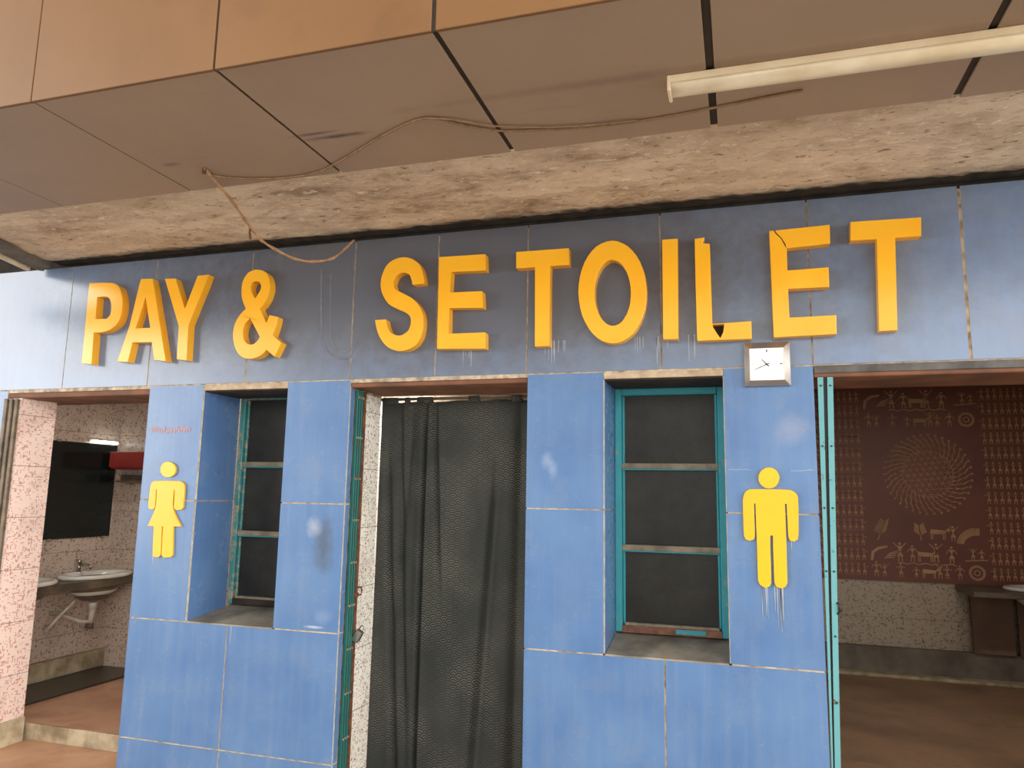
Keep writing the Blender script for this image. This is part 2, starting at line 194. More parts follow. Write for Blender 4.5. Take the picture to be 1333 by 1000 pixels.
    M['green'] = teal('dark_green_gate_paint', (20,104,98), (18,74,70), .58, (92,62,42))
    M['aqua'] = teal('pale_aqua_paint', (104,164,168), (84,148,158), .64, (86,70,56))
    M['rust'] = simple('rusty_iron', (124,74,48), (78,50,38), 30, .85, bump=.4)
    M['trans'] = simple('dusty_sash_bar', (150,136,112), (112,104,88), 20, .8, bump=.3)
    M['oldred'] = simple('worn_red_oxide', (140,92,72), (98,70,58), 30, .85, bump=.4)
    # dusty pane
    t = NT('dusty_dark_pane')
    d = t.noise(3.5, 6, .65); g = t.noise(260, 2)
    c = t.ramp(d, [(.3, (18,17,15)), (.7, (50,49,43))])
    c = t.mix(t.math('MULTIPLY', t.ramp(g, [(.6, (0,0,0)), (.7, (255,255,255))]), .25), c, (110,104,92))
    M['pane'] = t.out(c, .35, 0, .35)
    # mosaic wall tiles with chips of red and brown
    def mosaic(name, base, base2, chip, chip2, amount, pitch, k=.7):
        t = NT(name)
        def layer(sc, seedv, th):
            x, y, z = t.xyz()
            ad = t.n('ShaderNodeVectorMath', operation='ADD'); t.l(t.obj(), ad.inputs[0]); ad.inputs[1].default_value = (.0031, .0031, .0031)
            sn = t.n('ShaderNodeVectorMath', operation='SNAP'); t.l(ad.outputs[0], sn.inputs[0]); sn.inputs[1].default_value = sc
            wn = t.n('ShaderNodeTexWhiteNoise', noise_dimensions='4D'); t.l(sn.outputs[0], wn.inputs['Vector']); wn.inputs['W'].default_value = seedv
            return t.math('LESS_THAN', wn.outputs['Value'], th), wn.outputs['Value']
        a, av = layer((.009*k, .009*k, .009*k), 1.3, amount)
        b, bv = layer((.030*k, .030*k, .0075*k), 5.1, amount*.8)
        d, dv = layer((.0075*k, .0075*k, .030*k), 8.7, amount*.8)
        e, ev = layer((.02*k, .02*k, .02*k), 3.3, amount*.35)
        x, y, z = t.xyz()
        any_ = t.math('MAXIMUM', t.math('MAXIMUM', a, b), t.math('MAXIMUM', d, e))
        bc = t.mix(t.noise(2.2, 5, .6), base, base2)
        cc = t.mix(t.noise(37, 2), chip, chip2)
        c = t.mix(t.math('MULTIPLY', any_, .8), bc, cc)
        lz = t.math('LESS_THAN', t.math('FRACT', t.math('DIVIDE', t.math('ADD', z, 3.07), pitch)), .012)
        c = t.mix(t.math('MULTIPLY', lz, .75), c, (104,80,68))
        gr = t.noise(3.1, 6, .7)
        c = t.mix(t.math('MULTIPLY', t.ramp(gr, [(.55, (0,0,0)), (.75, (255,255,255))]), .35), c, (140,116,92))
        return t.out(c, .3, 0, .4)
    M['mosaic'] = mosaic('pink_mosaic_tile', (236,214,204), (226,200,190), (178,110,102), (196,142,130), .07, .29)
    M['mosaic_w'] = mosaic('white_mosaic_tile', (250,248,242), (238,230,216), (130,116,104), (100,90,82), .06, .29, .5)
    M['mosaic_g'] = mosaic('greyed_mosaic_tile', (214,196,180), (190,170,154), (142,98,84), (124,92,78), .06, .29)
    M['mosaic_b'] = mosaic('dull_mosaic_tile', (184,168,148), (162,146,128), (106,90,76), (94,80,68), .055, .30)
    # floors
    t = NT('red_floor')
    c = t.ramp(t.noise(1.6, 6, .6), [(.3, (164,106,78)), (.55, (206,160,128)), (.75, (150,102,78))])
    M['redfloor'] = t.out(c, .35)
    t = NT('brown_stone_floor')
    c = t.ramp(t.noise(1.8, 7, .65), [(.3, (116,92,72)), (.55, (152,120,94)), (.75, (104,84,68))])
    M['brownfloor'] = t.out(c, .45)
    M['darkslab'] = simple('wet_black_stone', (64,58,50), (38,35,32), 6, .3)
    M['riser'] = simple('worn_riser', (196,180,150), (140,124,98), 9, .7)
    t = NT('platform_paving')
    c = t.ramp(t.noise(1.0, 6, .6), [(.3, (206,194,174)), (.7, (226,214,194))])
    M['paving'] = t.out(c, .7)
    # curtain: overlapping scallops of fine arcs woven into dark cloth
    t = NT('scallop_curtain')
    u, v, _ = t.xyz(t.tc.outputs['UV'])
    R_ = .036; h_ = .018
    row = t.math('FLOOR', t.math('DIVIDE', v, h_))
    def rad(rw):
        uu = t.math('ADD', t.math('DIVIDE', u, 2*R_), t.math('MULTIPLY', t.math('MODULO', rw, 2), .5))
        fu = t.math('MULTIPLY', t.math('SUBTRACT', t.math('FRACT', uu), .5), 2*R_)
        vv = t.math('SUBTRACT', v, t.math('MULTIPLY', rw, h_))
        return t.math('SQRT', t.math('ADD', t.math('MULTIPLY', fu, fu), t.math('MULTIPLY', vv, vv)))
    rl = rad(t.math('SUBTRACT', row, 1)); ru = rad(row)
    inn = t.math('LESS_THAN', rl, R_)
    rr = t.math('ADD', t.math('MULTIPLY', rl, inn), t.math('MULTIPLY', ru, t.math('SUBTRACT', 1, inn)))
    ring = t.math('GREATER_THAN', t.math('SINE', t.math('MULTIPLY', rr, 2*PI/.0115)), .45)
    patch = t.ramp(t.noise(3.0, 3, .5, t.tc.outputs['UV']), [(.42, (0,0,0)), (.62, (255,255,255))])
    base = t.ramp(t.noise(2.2, 4, .5, t.tc.outputs['UV']), [(.3, (42,47,47)), (.7, (60,62,60))])
    c = t.mix(t.math('MULTIPLY', t.math('MULTIPLY', ring, t.math('ADD', t.math('MULTIPLY', patch, .8), .2)), .6), base, (124,120,106))
    t.bump(t.noise(300, 2, .5, t.tc.outputs['UV']), .15, .002)
    M['curtain'] = t.out(c, .85, 0, .2)
    M['chrome'] = simple('dull_chrome', (190,188,182), (160,156,150), 8, .22, metal=.9)
    M['silver'] = simple('silver_plastic', (178,170,162), (158,150,144), 6, .25, metal=.75)
    M['white'] = simple('white_dial', (250,249,246), (244,243,240), 6, .4)
    M['black'] = simple('black_plastic', (26,25,25), (20,20,20), 6, .5)
    M['grey_mark'] = simple('grey_mark', (90,90,92), (84,84,86), 6, .5)
    M['faint_mark'] = simple('faint_mark', (214,214,214), (206,206,206), 6, .5)
    M['cream'] = simple('cream_batten', (226,208,178), (208,186,152), 7, .4)
    M['creamdiff'] = simple('aged_white_diffuser', (234,220,194), (214,194,160), 6, .3)
    M['rope'] = simple('dusty_cable', (186,146,106), (150,112,78), 40, .8)
    M['ropedark'] = simple('dusty_cable_on_ceiling', (150,118,88), (124,96,72), 40, .8)
    M['porcelain'] = simple('white_porcelain', (228,226,218), (206,202,190), 5, .15)
    M['stone'] = simple('dark_counter_stone', (110,98,82), (76,66,56), 8, .4)
    M['pvc'] = simple('grey_white_plastic_pipe', (214,206,190), (176,164,146), 10, .5)
    t = NT('mirror_glass')
    c = t.ramp(t.noise(2.2, 4, .55), [(.3, (14,20,19)), (.7, (26,34,32))])
    M['mirror'] = t.out(c, .12, 0, .35)
    M['redbox'] = simple('red_painted_metal', (158,54,46), (132,44,40), 6, .45)
    t = NT('maroon_board')
    c = t.ramp(t.noise(1.6, 5, .6), [(.3, (104,58,46)), (.7, (128,74,58))])
    M['maroon'] = t.out(c, .5)
    M['tan'] = simple('tan_mural_paint', (196,152,116), (176,132,98), 8, .7)
    M['panelbrown'] = simple('brown_counter_side', (122,92,72), (98,76,60), 4, .6)
    M['drip'] = simple('white_runs', (176,178,182), (150,158,168), 20, .6)
    M['residue'] = simple('glue_residue', (112,114,122), (92,96,108), 25, .7)
    M['redsmear'] = simple('faded_red_writing', (160,144,158), (172,132,140), 40, .7)
    M['steel'] = simple('dirty_steel', (120,104,84), (84,72,60), 14, .6, metal=.2)
    t = NT('lamp_glow'); t.b.inputs['Emission Color'].default_value = (.92, 1, .97, 1); t.b.inputs['Emission Strength'].default_value = 6
    M['glow'] = t.out((240,245,242), .4)

BLUE_A, BLUE_B = (76,110,158), (92,126,170)
SOF_A, SOF_B = (149,125,105), (163,137,115)
OCH_A, OCH_B = (113,79,46), (125,89,54)

# ------------------------------------------------------------------ mesh helpers
class MB:
    def __init__(s): s.bm = bmesh.new(); s.mi = 0; s.mats = []
    def mat(s, m):
        if m not in s.mats: s.mats.append(m)
        s.mi = s.mats.index(m); return s
    def _tag(s, faces):
        for f in faces: f.material_index = s.mi
    def box(s, x0, x1, y0, y1, z0, z1):
        v = [s.bm.verts.new(p) for p in ((x0,y0,z0),(x1,y0,z0),(x1,y1,z0),(x0,y1,z0),(x0,y0,z1),(x1,y0,z1),(x1,y1,z1),(x0,y1,z1))]
        fs = [s.bm.faces.new([v[i] for i in q]) for q in ((3,2,1,0),(4,5,6,7),(0,1,5,4),(1,2,6,5),(2,3,7,6),(3,0,4,7))]
        s._tag(fs); return fs
    def tile(s, x0, x1, z0, z1, m, y=0, th=.008, g=.0034, gl=None, gr=None):
        fs = s.box(x0+(g if gl is None else gl), x1-(g if gr is None else gr), y, y+th, z0+g, z1-g)
        i = s.mats.index(m)
        fs[2].material_index = i
        return fs
    def prism(s, loops, y0, y1):
        # loops in XZ; front face at y0 (towards -Y), back at y1
        pts = [[Vector((p[0], 0, p[1])) for p in l] for l in loops]
        tris = tessellate_polygon([[Vector((p.x, p.z, 0)) for p in l] for l in pts])
        flat = [p for l in pts for p in l]
        F = [s.bm.verts.new((p.x, y0, p.z)) for p in flat]; B = [s.bm.verts.new((p.x, y1, p.z)) for p in flat]
        fs = []
        for a, b, c in tris:
            try:
                f = s.bm.faces.new((F[a], F[b], F[c])); f.normal_update()
                if f.normal.y > 0: f.normal_flip()
                g = s.bm.faces.new((B[a], B[b], B[c])); g.normal_update()
                if g.normal.y < 0: g.normal_flip()
                fs += [f, g]
            except ValueError: pass
        o = 0
        for k, l in enumerate(pts):
            n = len(l)
            for i in range(n):
                a, b = o+i, o+(i+1) % n
                fs.append(s.bm.faces.new((F[a], F[b], B[b], B[a])))
            o += n
        s._tag(fs)
        bmesh.ops.recalc_face_normals(s.bm, faces=fs)
        return fs
    def tube(s, pts, r, n=8, cap=True, r2=None):
        P = [Vector(p) for p in pts]; rings = []
        ref = Vector((0, 0, 1))
        for i, p in enumerate(P):
            d = (P[min(i+1, len(P)-1)] - P[max(i-1, 0)]).normalized()
            if abs(d.dot(ref)) > .95: a = d.cross(Vector((1, 0, 0))).normalized()
            else: a = d.cross(ref).normalized()
            b = d.cross(a)
            rad = r if r2 is None else r + (r2-r)*i/(len(P)-1)
            rings.append([s.bm.verts.new(p + a*rad*math.cos(2*PI*k/n) + b*rad*math.sin(2*PI*k/n)) for k in range(n)])
        fs = []
        for A, B in zip(rings, rings[1:]):
            for k in range(n): fs.append(s.bm.faces.new((A[k], A[(k+1) % n], B[(k+1) % n], B[k])))
        for f in fs: f.smooth = True
        if cap:
            fs.append(s.bm.faces.new(list(reversed(rings[0])))); fs.append(s.bm.faces.new(rings[-1]))
        s._tag(fs); bmesh.ops.recalc_face_normals(s.bm, faces=fs); return fs
    def lathe(s, prof, c=(0,0,0), sx=1, sy=1, n=32):
        rings = []; fs = []
        for r, z in prof:
            rings.append([s.bm.verts.new((c[0]+sx*r*math.cos(2*PI*k/n), c[1]+sy*r*math.sin(2*PI*k/n), c[2]+z)) for k in range(n)])
        for A, B in zip(rings, rings[1:]):
            for k in range(n):
                f = s.bm.faces.new((A[k], A[(k+1) % n], B[(k+1) % n], B[k])); f.smooth = True; fs.append(f)
        s._tag(fs); return fs
    def hexa(s, v):
        V = [s.bm.verts.new(p) for p in v]
        fs = [s.bm.faces.new([V[i] for i in q]) for q in ((3,2,1,0),(4,5,6,7),(0,1,5,4),(1,2,6,5),(2,3,7,6),(3,0,4,7))]
        s._tag(fs); bmesh.ops.recalc_face_normals(s.bm, faces=fs); return fs
    def build(s, name, parent=None, bevel=0, seg=1):
        me = bpy.data.meshes.new(name); s.bm.to_mesh(me); s.bm.free()
        for m in s.mats: me.materials.append(M[m])
        o = bpy.data.objects.new(name, me); COL.objects.link(o)
        if parent:
            o.parent = parent; o.matrix_parent_inverse = Matrix.Identity(4)
            # geometry was written in world space: bring it to the parent's frame
            me.transform(Matrix.Translation(-PARENT_POS[parent.name] if parent.name in PARENT_POS else Vector((0,0,0))))
            PARENT_POS[o.name] = PARENT_POS.get(parent.name, Vector((0,0,0)))
        if bevel:
            b = o.modifiers.new('Bevel', 'BEVEL'); b.width = bevel; b.segments = seg; b.limit_method = 'ANGLE'; b.angle_limit = math.radians(50)
        return o
PARENT_POS = {}

def tag(o, label, cat, group=None):
    o['label'] = label; o['category'] = cat
    if group: o['group'] = group
    return o
def thing(name, loc, label, cat, group=None):
    o = bpy.data.objects.new(name, None); COL.objects.link(o); o.location = loc; o.empty_display_size = .05
    PARENT_POS[o.name] = Vector(loc)
    return tag(o, label, cat, group)
def struct(o, label=None):
    o['kind'] = 'structure'
    if label: o['label'] = label
    return o
def recentre(o):
    # origin of a single-mesh thing to the centre of its base
    vs = [v.co for v in o.data.vertices]
    c = Vector(((min(v.x for v in vs)+max(v.x for v in vs))/2, (min(v.y for v in vs)+max(v.y for v in vs))/2, min(v.z for v in vs)))
    o.data.transform(Matrix.Translation(-c)); o.location = c
    PARENT_POS[o.name] = c
    return o
def B(name, m, parent, *boxes, bevel=0):
    b = MB().mat(m)
    for q in boxes: b.box(*q)
    return b.build(name, parent, bevel)

# ------------------------------------------------------------------ the facade
def facade():
    ZT = 2.712
    w = MB()
    for m in ('blue', 'fblue', 'grout', 'tile_edge'): w.mat(m)
    # wall core
    w.mat('grout')
    Y0, Y1 = .005, .30
    w.box(-2.4, 6.3, Y0, .24, 1.985, 2.70)
    def pier(x0, x1, h0, h1):
        w.box(x0+.004, h0-.002, Y0, Y1, -.02, 1.985); w.box(h1+.002, x1-.004, Y0, Y1, -.02, 1.985)
        w.box(h0-.002, h1+.002, Y0, Y1, -.02, .795); 
    pier(-.0, 1.204, .342, .855); pier(2.105, 3.315, 2.45, 2.965)
    w.box(-2.4, -1.0, Y0, .24, -.02, 1.985)
    w.box(5.12, 6.3, Y0, .3, -.02, 1.985)
    # fascia tiles
    w.mat('tile_edge')
    xs = [-2.4, -1.8, -1.2, -.607, -.022, .595, 1.198, 1.649, 2.099, 2.706, 3.315, 3.885, 4.5, 5.1, 5.7, 6.3]
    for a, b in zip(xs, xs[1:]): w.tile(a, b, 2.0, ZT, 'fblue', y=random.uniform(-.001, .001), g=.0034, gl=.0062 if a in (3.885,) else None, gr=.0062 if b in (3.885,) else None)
    # piers
    rows = [(.0, .222), (.222, .8), (.8, 1.398), (1.398, 2.0)]
    E = .0006
    for (a, z) in rows[:2]:
        for x0, x1, gl, gr in ((0, .595, E, None), (.595, 1.204, None, E), (2.105, 2.704, E, None), (2.704, 3.315, None, E), (5.12, 5.7, E, None), (5.7, 6.3, None, None), (-1.5, -1.0, None, E), (-2.0, -1.5, None, None), (-2.4, -2.0, None, None)):
            w.tile(x0, x1, a, z, 'blue', y=random.uniform(-.001, .001), gl=gl, gr=gr)
    for (a, z) in rows[2:]:
        for x0, x1, gl, gr in ((0, .345, E, E), (.852, 1.204, E, E), (2.105, 2.453, E, E), (2.962, 3.315, E, E), (5.12, 5.7, E, None), (5.7, 6.3, None, None), (-1.5, -1.0, None, E), (-2.0, -1.5, None, None), (-2.4, -2.0, None, None)):
            w.tile(x0, x1, a, z, 'blue', y=random.uniform(-.001, .001), gl=gl, gr=gr)
    # reveals (tiles turned into the window recesses and the doorway)
    def reveal(x, side, y1, z0, z1, m='blue'):
        w.mat('tile_edge')
        fs = w.box(x-.012 if side > 0 else x, x if side > 0 else x+.012, .009, y1, z0+.003, z1-.003)
        fs[3 if side > 0 else 5].material_index = w.mats.index(m)
    for z0, z1 in rows[2:]:
        reveal(.348, 1, .30, z0, z1 if z1 < 2 else 1.97); reveal(.849, -1, .30, z0, z1 if z1 < 2 else 1.97)
        reveal(2.456, 1, .28, z0, z1 if z1 < 2 else 1.97); reveal(2.959, -1, .28, z0, z1 if z1 < 2 else 1.97)
    for z0, z1 in rows: reveal(1.204, 1, .045, z0, z1 if z1 < 2 else 1.98)
    o = w.build('wall_front'); struct(o, 'blue tiled front wall with three doorways and two windows')
    # residue of the missing letter, runs below the signs, faded red writing
    r = MB().mat('residue')
    def strip(pts, wd):
        for p, q in zip(pts, pts[1:]):
            d = (Vector(q)-Vector(p)); 
            if d.length == 0: continue
            d.normalize(); nrm = Vector((-d.y, d.x))*wd/2
            l = [(p[0]+nrm.x, p[1]+nrm.y), (q[0]+nrm.x, q[1]+nrm.y), (q[0]-nrm.x, q[1]-nrm.y), (p[0]-nrm.x, p[1]-nrm.y)]
            r.prism([l], -.0012, -.0002)
    strip(SHAPES['ghostU'][0], .010); strip(SHAPES['ghostV'][0], .006)
    r.build('glue_residue', o)
    d = MB().mat('drip')
    def drip(x, z, n, L, sp):
        for k in range(n):
            xx = x + random.uniform(-sp, sp); wd = random.uniform(.0012, .003); ln = L*random.uniform(.4, 1)
            d.prism([[(xx-wd, z), (xx+wd, z), (xx+wd*.4, z-ln), (xx-wd*.2, z-ln)]], -.0012, -.0002)
    drip(3.10, 1.117, 4, .16, .014); drip(3.155, 1.117, 6, .2, .018); drip(3.05, 1.41, 2, .1, .01); drip(3.205, 1.40, 3, .16, .014)
    drip(.118, 1.12, 2, .05, .008); drip(.165, 1.12, 2, .05, .008)
    for x in (2.83, 2.62, 2.71, 2.25, 2.2, 1.8): drip(x, 2.15, 4, .12, .03)
    drip(.62, .795, 1, .16, .004)
    # chipped crack across the men's pier
    for x0, x1 in ((2.972, 3.06), (3.215, 3.30)):
        pts = [(x0+(x1-x0)*i/6, 1.572+random.uniform(-.003, .003)) for i in range(7)]
        for p, q in zip(pts, pts[1:]): d.prism([[(p[0], p[1]-.001), (q[0], q[1]-.001), (q[0], q[1]+.001), (p[0], p[1]+.001)]], -.0012, -.0002)
    d.build('lime_runs', o)
    s = MB().mat('redsmear')
    for k in range(16):
        x = .03 + .24*k/15; z = 1.752 + random.uniform(-.008, .008)
        s.prism([[(x, z), (x+random.uniform(.008, .016), z+random.uniform(-.006, .004)), (x+.015, z+random.uniform(.014, .026)), (x+random.uniform(-.004, .004), z+.024)]], -.0012, -.0002)
    s.build('faded_writing', o)
    # lintels, lips
    struct(B('trim_1', 'lintel', None, (-1.0, 0, .004, .34, 1.955, 1.984), bevel=.004))
    struct(B('trim_2', 'lintel', None, (1.204, 2.105, .004, .36, 1.962, 1.984), bevel=.004))
    struct(B('trim_3', 'lintel', None, (3.315, 5.12, .004, .36, 1.950, 1.984), bevel=.004))
    struct(B('trim_4', 'darkmetal', None, (3.318, 5.12, -.004, .0035, 1.966, 1.997), bevel=.002), 'grimy metal strip over the right doorway')
    for k, (a, b, y1) in enumerate(((.345, .852, .30), (2.453, 2.962, .28))):
        m = MB().mat('beige'); m.box(a, b, .001, .012, 1.968, 1.996)
        m.mat('mould_shade'); m.box(a, b, .013, y1, 1.962, 1.984)
        struct(m.build('trim_%d' % (5+k), None, .002))
    return o

def window(idx, x0, x1, y, z0, z1):
    e = bpy.data.objects.new('window_%d' % idx, None); COL.objects.link(e); e.location = ((x0+x1)/2, y, z0); PARENT_POS[e.name] = Vector(e.location)
    struct(e, ('recessed window beside the woman sign, seen at a slant', 'recessed window beside the man sign, with teal frame')[idx-1])
    f = .032
    b = MB().mat('teal' if idx == 2 else 'tealworn')
    b.box(x0, x0+f, y-.02, y+.04, z0, z1); b.box(x1-f, x1, y-.02, y+.04, z0, z1); b.box(x0+f, x1-f, y-.02, y+.04, z1-f, z1)
    b.box(x0+f, x0+f+.012, y, y+.03, z0+.03, z1-f); b.box(x1-f-.012, x1-f, y, y+.03, z0+.03, z1-f)
    b.build('frame', e, .004)
    bb = MB().mat('oldred' if idx == 2 else 'mould_shade'); bb.box(x0+f, x1-f, y-.02, y+.04, z0, z0+.03); bb.mat('trans'); bb.box(x0+f+.012, x1-f-.012, y-.014, y+.03, z0+.03, z0+.042)
    bb.mat('teal' if idx == 2 else 'mould_shade'); bb.box(x0+.27, x0+.40, y-.0215, y-.02, z0+.006, z0+.026)
    bb.build('bottom_rail', e, .003)
    zs = [z0+.03, 1.225, 1.598, z1-f]
    for z in zs[1:3]:
        t = MB().mat('trans'); t.box(x0+f, x1-f, y-.012, y+.03, z-.013, z+.013); t.mat('teal'); t.box(x0+f, x1-f, y-.013, y+.03, z-.019, z-.013)
        t.build('sash_bar', e, .002)
    for a, c in zip(zs, zs[1:]):
        p = MB().mat('pane'); p.box(x0+f, x1-f, y+.012, y+.018, a+.002, c-.002); p.build('pane', e)
    s = MB().mat('sill')
    s.hexa([(x0+.001, .002, .78), (x1-.001, .002, .78), (x1-.001, y+.05, .80), (x0+.001, y+.05, .80), (x0+.001, .002, .803), (x1-.001, .002, .803), (x1-.001, y+.05, z0-.001), (x0+.001, y+.05, z0-.001)])
    s.build('sill', e)

# ------------------------------------------------------------------ rooms
def rooms():
    # women's washroom: mirror wall on the left, plain wall behind, doorway side wall with the tiles
    struct(B('wall_left', 'mosaic_g', None, (-1.75, -1.65, .25, 1.6, 0, 2.4)), 'tiled wall carrying the mirror and the basins')
    struct(B('wall_back', 'mosaic_g', None, (-1.65, 1.1, 1.5, 1.6, 0, 2.4)), 'tiled back wall of the left washroom')
    struct(B('wall_left.001', 'mosaic', None, (-1.0, -.9, .012, .24, .17, 1.955)), 'pink tiled side of the left doorway')
    struct(B('baseboard_left', 'riser', None, (-1.0, -.89, .012, .245, .035, .17), bevel=.004))
    struct(B('wall_front.001', 'mosaic_g', None, (-1.75, -1.0, .241, .30, 0, 2.4)))
    struct(B('wall_right', 'mosaic_b', None, (1.1, 1.198, .301, 2.7, 0, 2.4)))
    # white tiled reveal of the middle doorway
    struct(B('wall_left.002', 'mosaic_w', None, (1.192, 1.205, .127, .56, .02, 1.95)), 'white speckled tile reveal of the middle doorway')
    struct(B('wall_back.001', 'mosaic_b', None, (1.198, 2.11, 2.6, 2.7, 0, 2.4)))
    struct(B('wall_right.001', 'mosaic_b', None, (2.11, 2.2, .301, 3.7, 0, 2.4)))
    # men's washroom
    struct(B('wall_back.002', 'mosaic_b', None, (2.2, 6.3, 3.6, 3.7, 0, 2.4)), 'speckled tiled back wall of the right washroom')
    struct(B('wall_right.002', 'mosaic_b', None, (6.2, 6.3, .301, 3.6, 0, 2.4)))
    struct(B('ceiling', 'concrete', None, (-1.75, 6.3, .241, 3.7, 2.4, 2.5)), 'ceiling of the washrooms')
    b = MB().mat('concrete'); b.box(2.2, 6.2, 3.53, 3.6, .1, .31); b.mat('riser'); b.box(2.2, 6.2, 3.42, 3.53, .1, .125)
    struct(b.build('baseboard_back', None, .004))
    # floors
    struct(B('floor', 'paving', None, (-9, 14, -16, -.3, -.1, 0)), 'paved ground in front of the building')
    struct(B('floor.001', 'redfloor', None, (-2.4, 6.3, -.3, .28, -.1, .035)), 'red floor along the foot of the wall')
    m = MB().mat('redfloor'); m.box(-1.65, 1.1, .295, 1.5, -.1, .12); m.mat('riser'); m.box(-1.0, 1.1, .28, .295, -.1, .121)
    struct(m.build('floor.002'), 'raised red floor of the left washroom behind a pale step')
    m = MB().mat('darkslab'); m.box(-1.649, -1.22, .30, 1.499, .121, .135); m.mat('riser'); m.box(-1.649, -1.60, .30, 1.499, .135, .26)
    struct(m.build('floor.003', None, .005), 'dark wet slab under the basins')
    struct(B('floor.004', 'brownfloor', None, (1.198, 2.11, .28, 2.6, -.1, .04)))
    m = MB().mat('brownfloor')
    for a, c in ((.30, 1.3), (1.304, 2.3), (2.304, 3.12), (3.124, 3.6)): m.box(2.2, 6.2, a, c, 0, .1)
    m.mat('dark'); m.box(2.2, 6.2, .29, 3.6, -.1, .092)
    struct(m.build('floor.005'), 'brown stone floor of the right washroom')

# ------------------------------------------------------------------ canopy
def canopy():
    zs = 2.665
    xs = [-1.84, -1.15, -.46, .229, .896, 1.585, 2.274, 2.967, 3.672, 4.36, 5.05]
    gap = [.006, .006, .004, .004, .006, .011, .017, .023, .022, .02, .02]
    yi, yo = -.83, -1.551
    b = MB().mat('soffit')
    for i, (a, c) in enumerate(zip(xs, xs[1:])): b.box(a+gap[i]/2, c-gap[i+1]/2, yo+.001, yi, zs, zs+.008)
    b.mat('gapbrown'); b.box(-1.84, 5.05, yo+.002, yi-.004, zs+.0085, zs+.05)
    struct(b.build('ceiling.001', None, .0015), 'brown panelled underside of the canopy')
    f = MB().mat('ochre')
    for i, (a, c) in enumerate(zip(xs, xs[1:])): f.box(a+gap[i]/2.6, c-gap[i+1]/2.6, yo-.012, yo, zs-.002, 3.5)
    f.mat('gapbrown'); f.box(-1.84, 5.05, yo-.006, yo-.0005, zs-.001, 3.5)
    f.mat('ochre'); f.box(-1.84, 5.05, yo-.012, .24, 3.502, 3.55)
    struct(f.build('trim_7', None, .0015), 'ochre panelled front edge of the canopy')
    # concrete slab, its underside scabbed, with a groove along the wall
    s = MB().mat('plaster')
    x0, x1 = -.74, 5.05
    n = 160
    prof = [(-.86, 2.728), (-.7, 2.726), (-.5, 2.724), (-.34, 2.722), (-.2, 2.724), (-.10, 2.729), (-.06, 2.735), (-.03, 2.742), (-.005, 2.741)]
    prof2 = []
    rings = []
    for i in range(n+1):
        x = x0+(x1-x0)*i/n; r = []
        for j, (y, z) in enumerate(prof):
            jit = .0 if j in (0,) else .005
            r.append(s.bm.verts.new((x, y+random.uniform(-.006, .006)*(j > 4), z+random.uniform(-jit, jit))))
        r.append(s.bm.verts.new((x, .03, 2.735))); r.append(s.bm.verts.new((x, .03, 2.95))); r.append(s.bm.verts.new((x, -.86, 2.95)))
        rings.append(r)
    s.mat('plaster'); pi = s.mi; s.mat('mould_shade'); mi = s.mi
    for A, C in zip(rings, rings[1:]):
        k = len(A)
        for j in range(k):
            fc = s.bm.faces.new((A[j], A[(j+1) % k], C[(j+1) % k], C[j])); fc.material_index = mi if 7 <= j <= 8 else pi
            fc.smooth = j < 8
    s.bm.faces.new(rings[0]).material_index = pi; s.bm.faces.new(list(reversed(rings[-1]))).material_index = pi
    bmesh.ops.recalc_face_normals(s.bm, faces=s.bm.faces[:])
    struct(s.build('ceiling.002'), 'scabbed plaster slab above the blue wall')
    # wall above the tiles, seen only past the end of the slab
    struct(B('wall_front.002', 'mould_shade', None, (-2.4, 6.3, .04, .24, 2.702, 3.5)))  # dark colour stands in for the shade behind the slab
    # edge rib of the slab
    m = MB().mat('concrete')
    m.hexa([(-.86, -.03, 2.70), (-.75, -.03, 2.70), (-.47, -.85, 2.69), (-.60, -.85, 2.69), (-.86, -.03, 2.86), (-.735, -.03, 2.86), (-.45, -.85, 2.86), (-.60, -.85, 2.86)])
    m.mat('cream'); m.hexa([(-.895, -.06, 2.685), (-.862, -.06, 2.685), (-.605, -.85, 2.675), (-.638, -.85, 2.675), (-.895, -.06, 2.86), (-.862, -.06, 2.86), (-.605, -.85, 2.86), (-.638, -.85, 2.86)])
    struct(m.build('trim_8', None, .006), 'edge rib closing the left end of the slab')
    p = MB().mat('steel'); p.tube([(-.80, -.05, 2.72), (-.80, -.05, 2.688)], .018, 12)
    tag(recentre(p.build('pipe_stub')), 'short dark pipe end under the left corner of the slab', 'pipe')

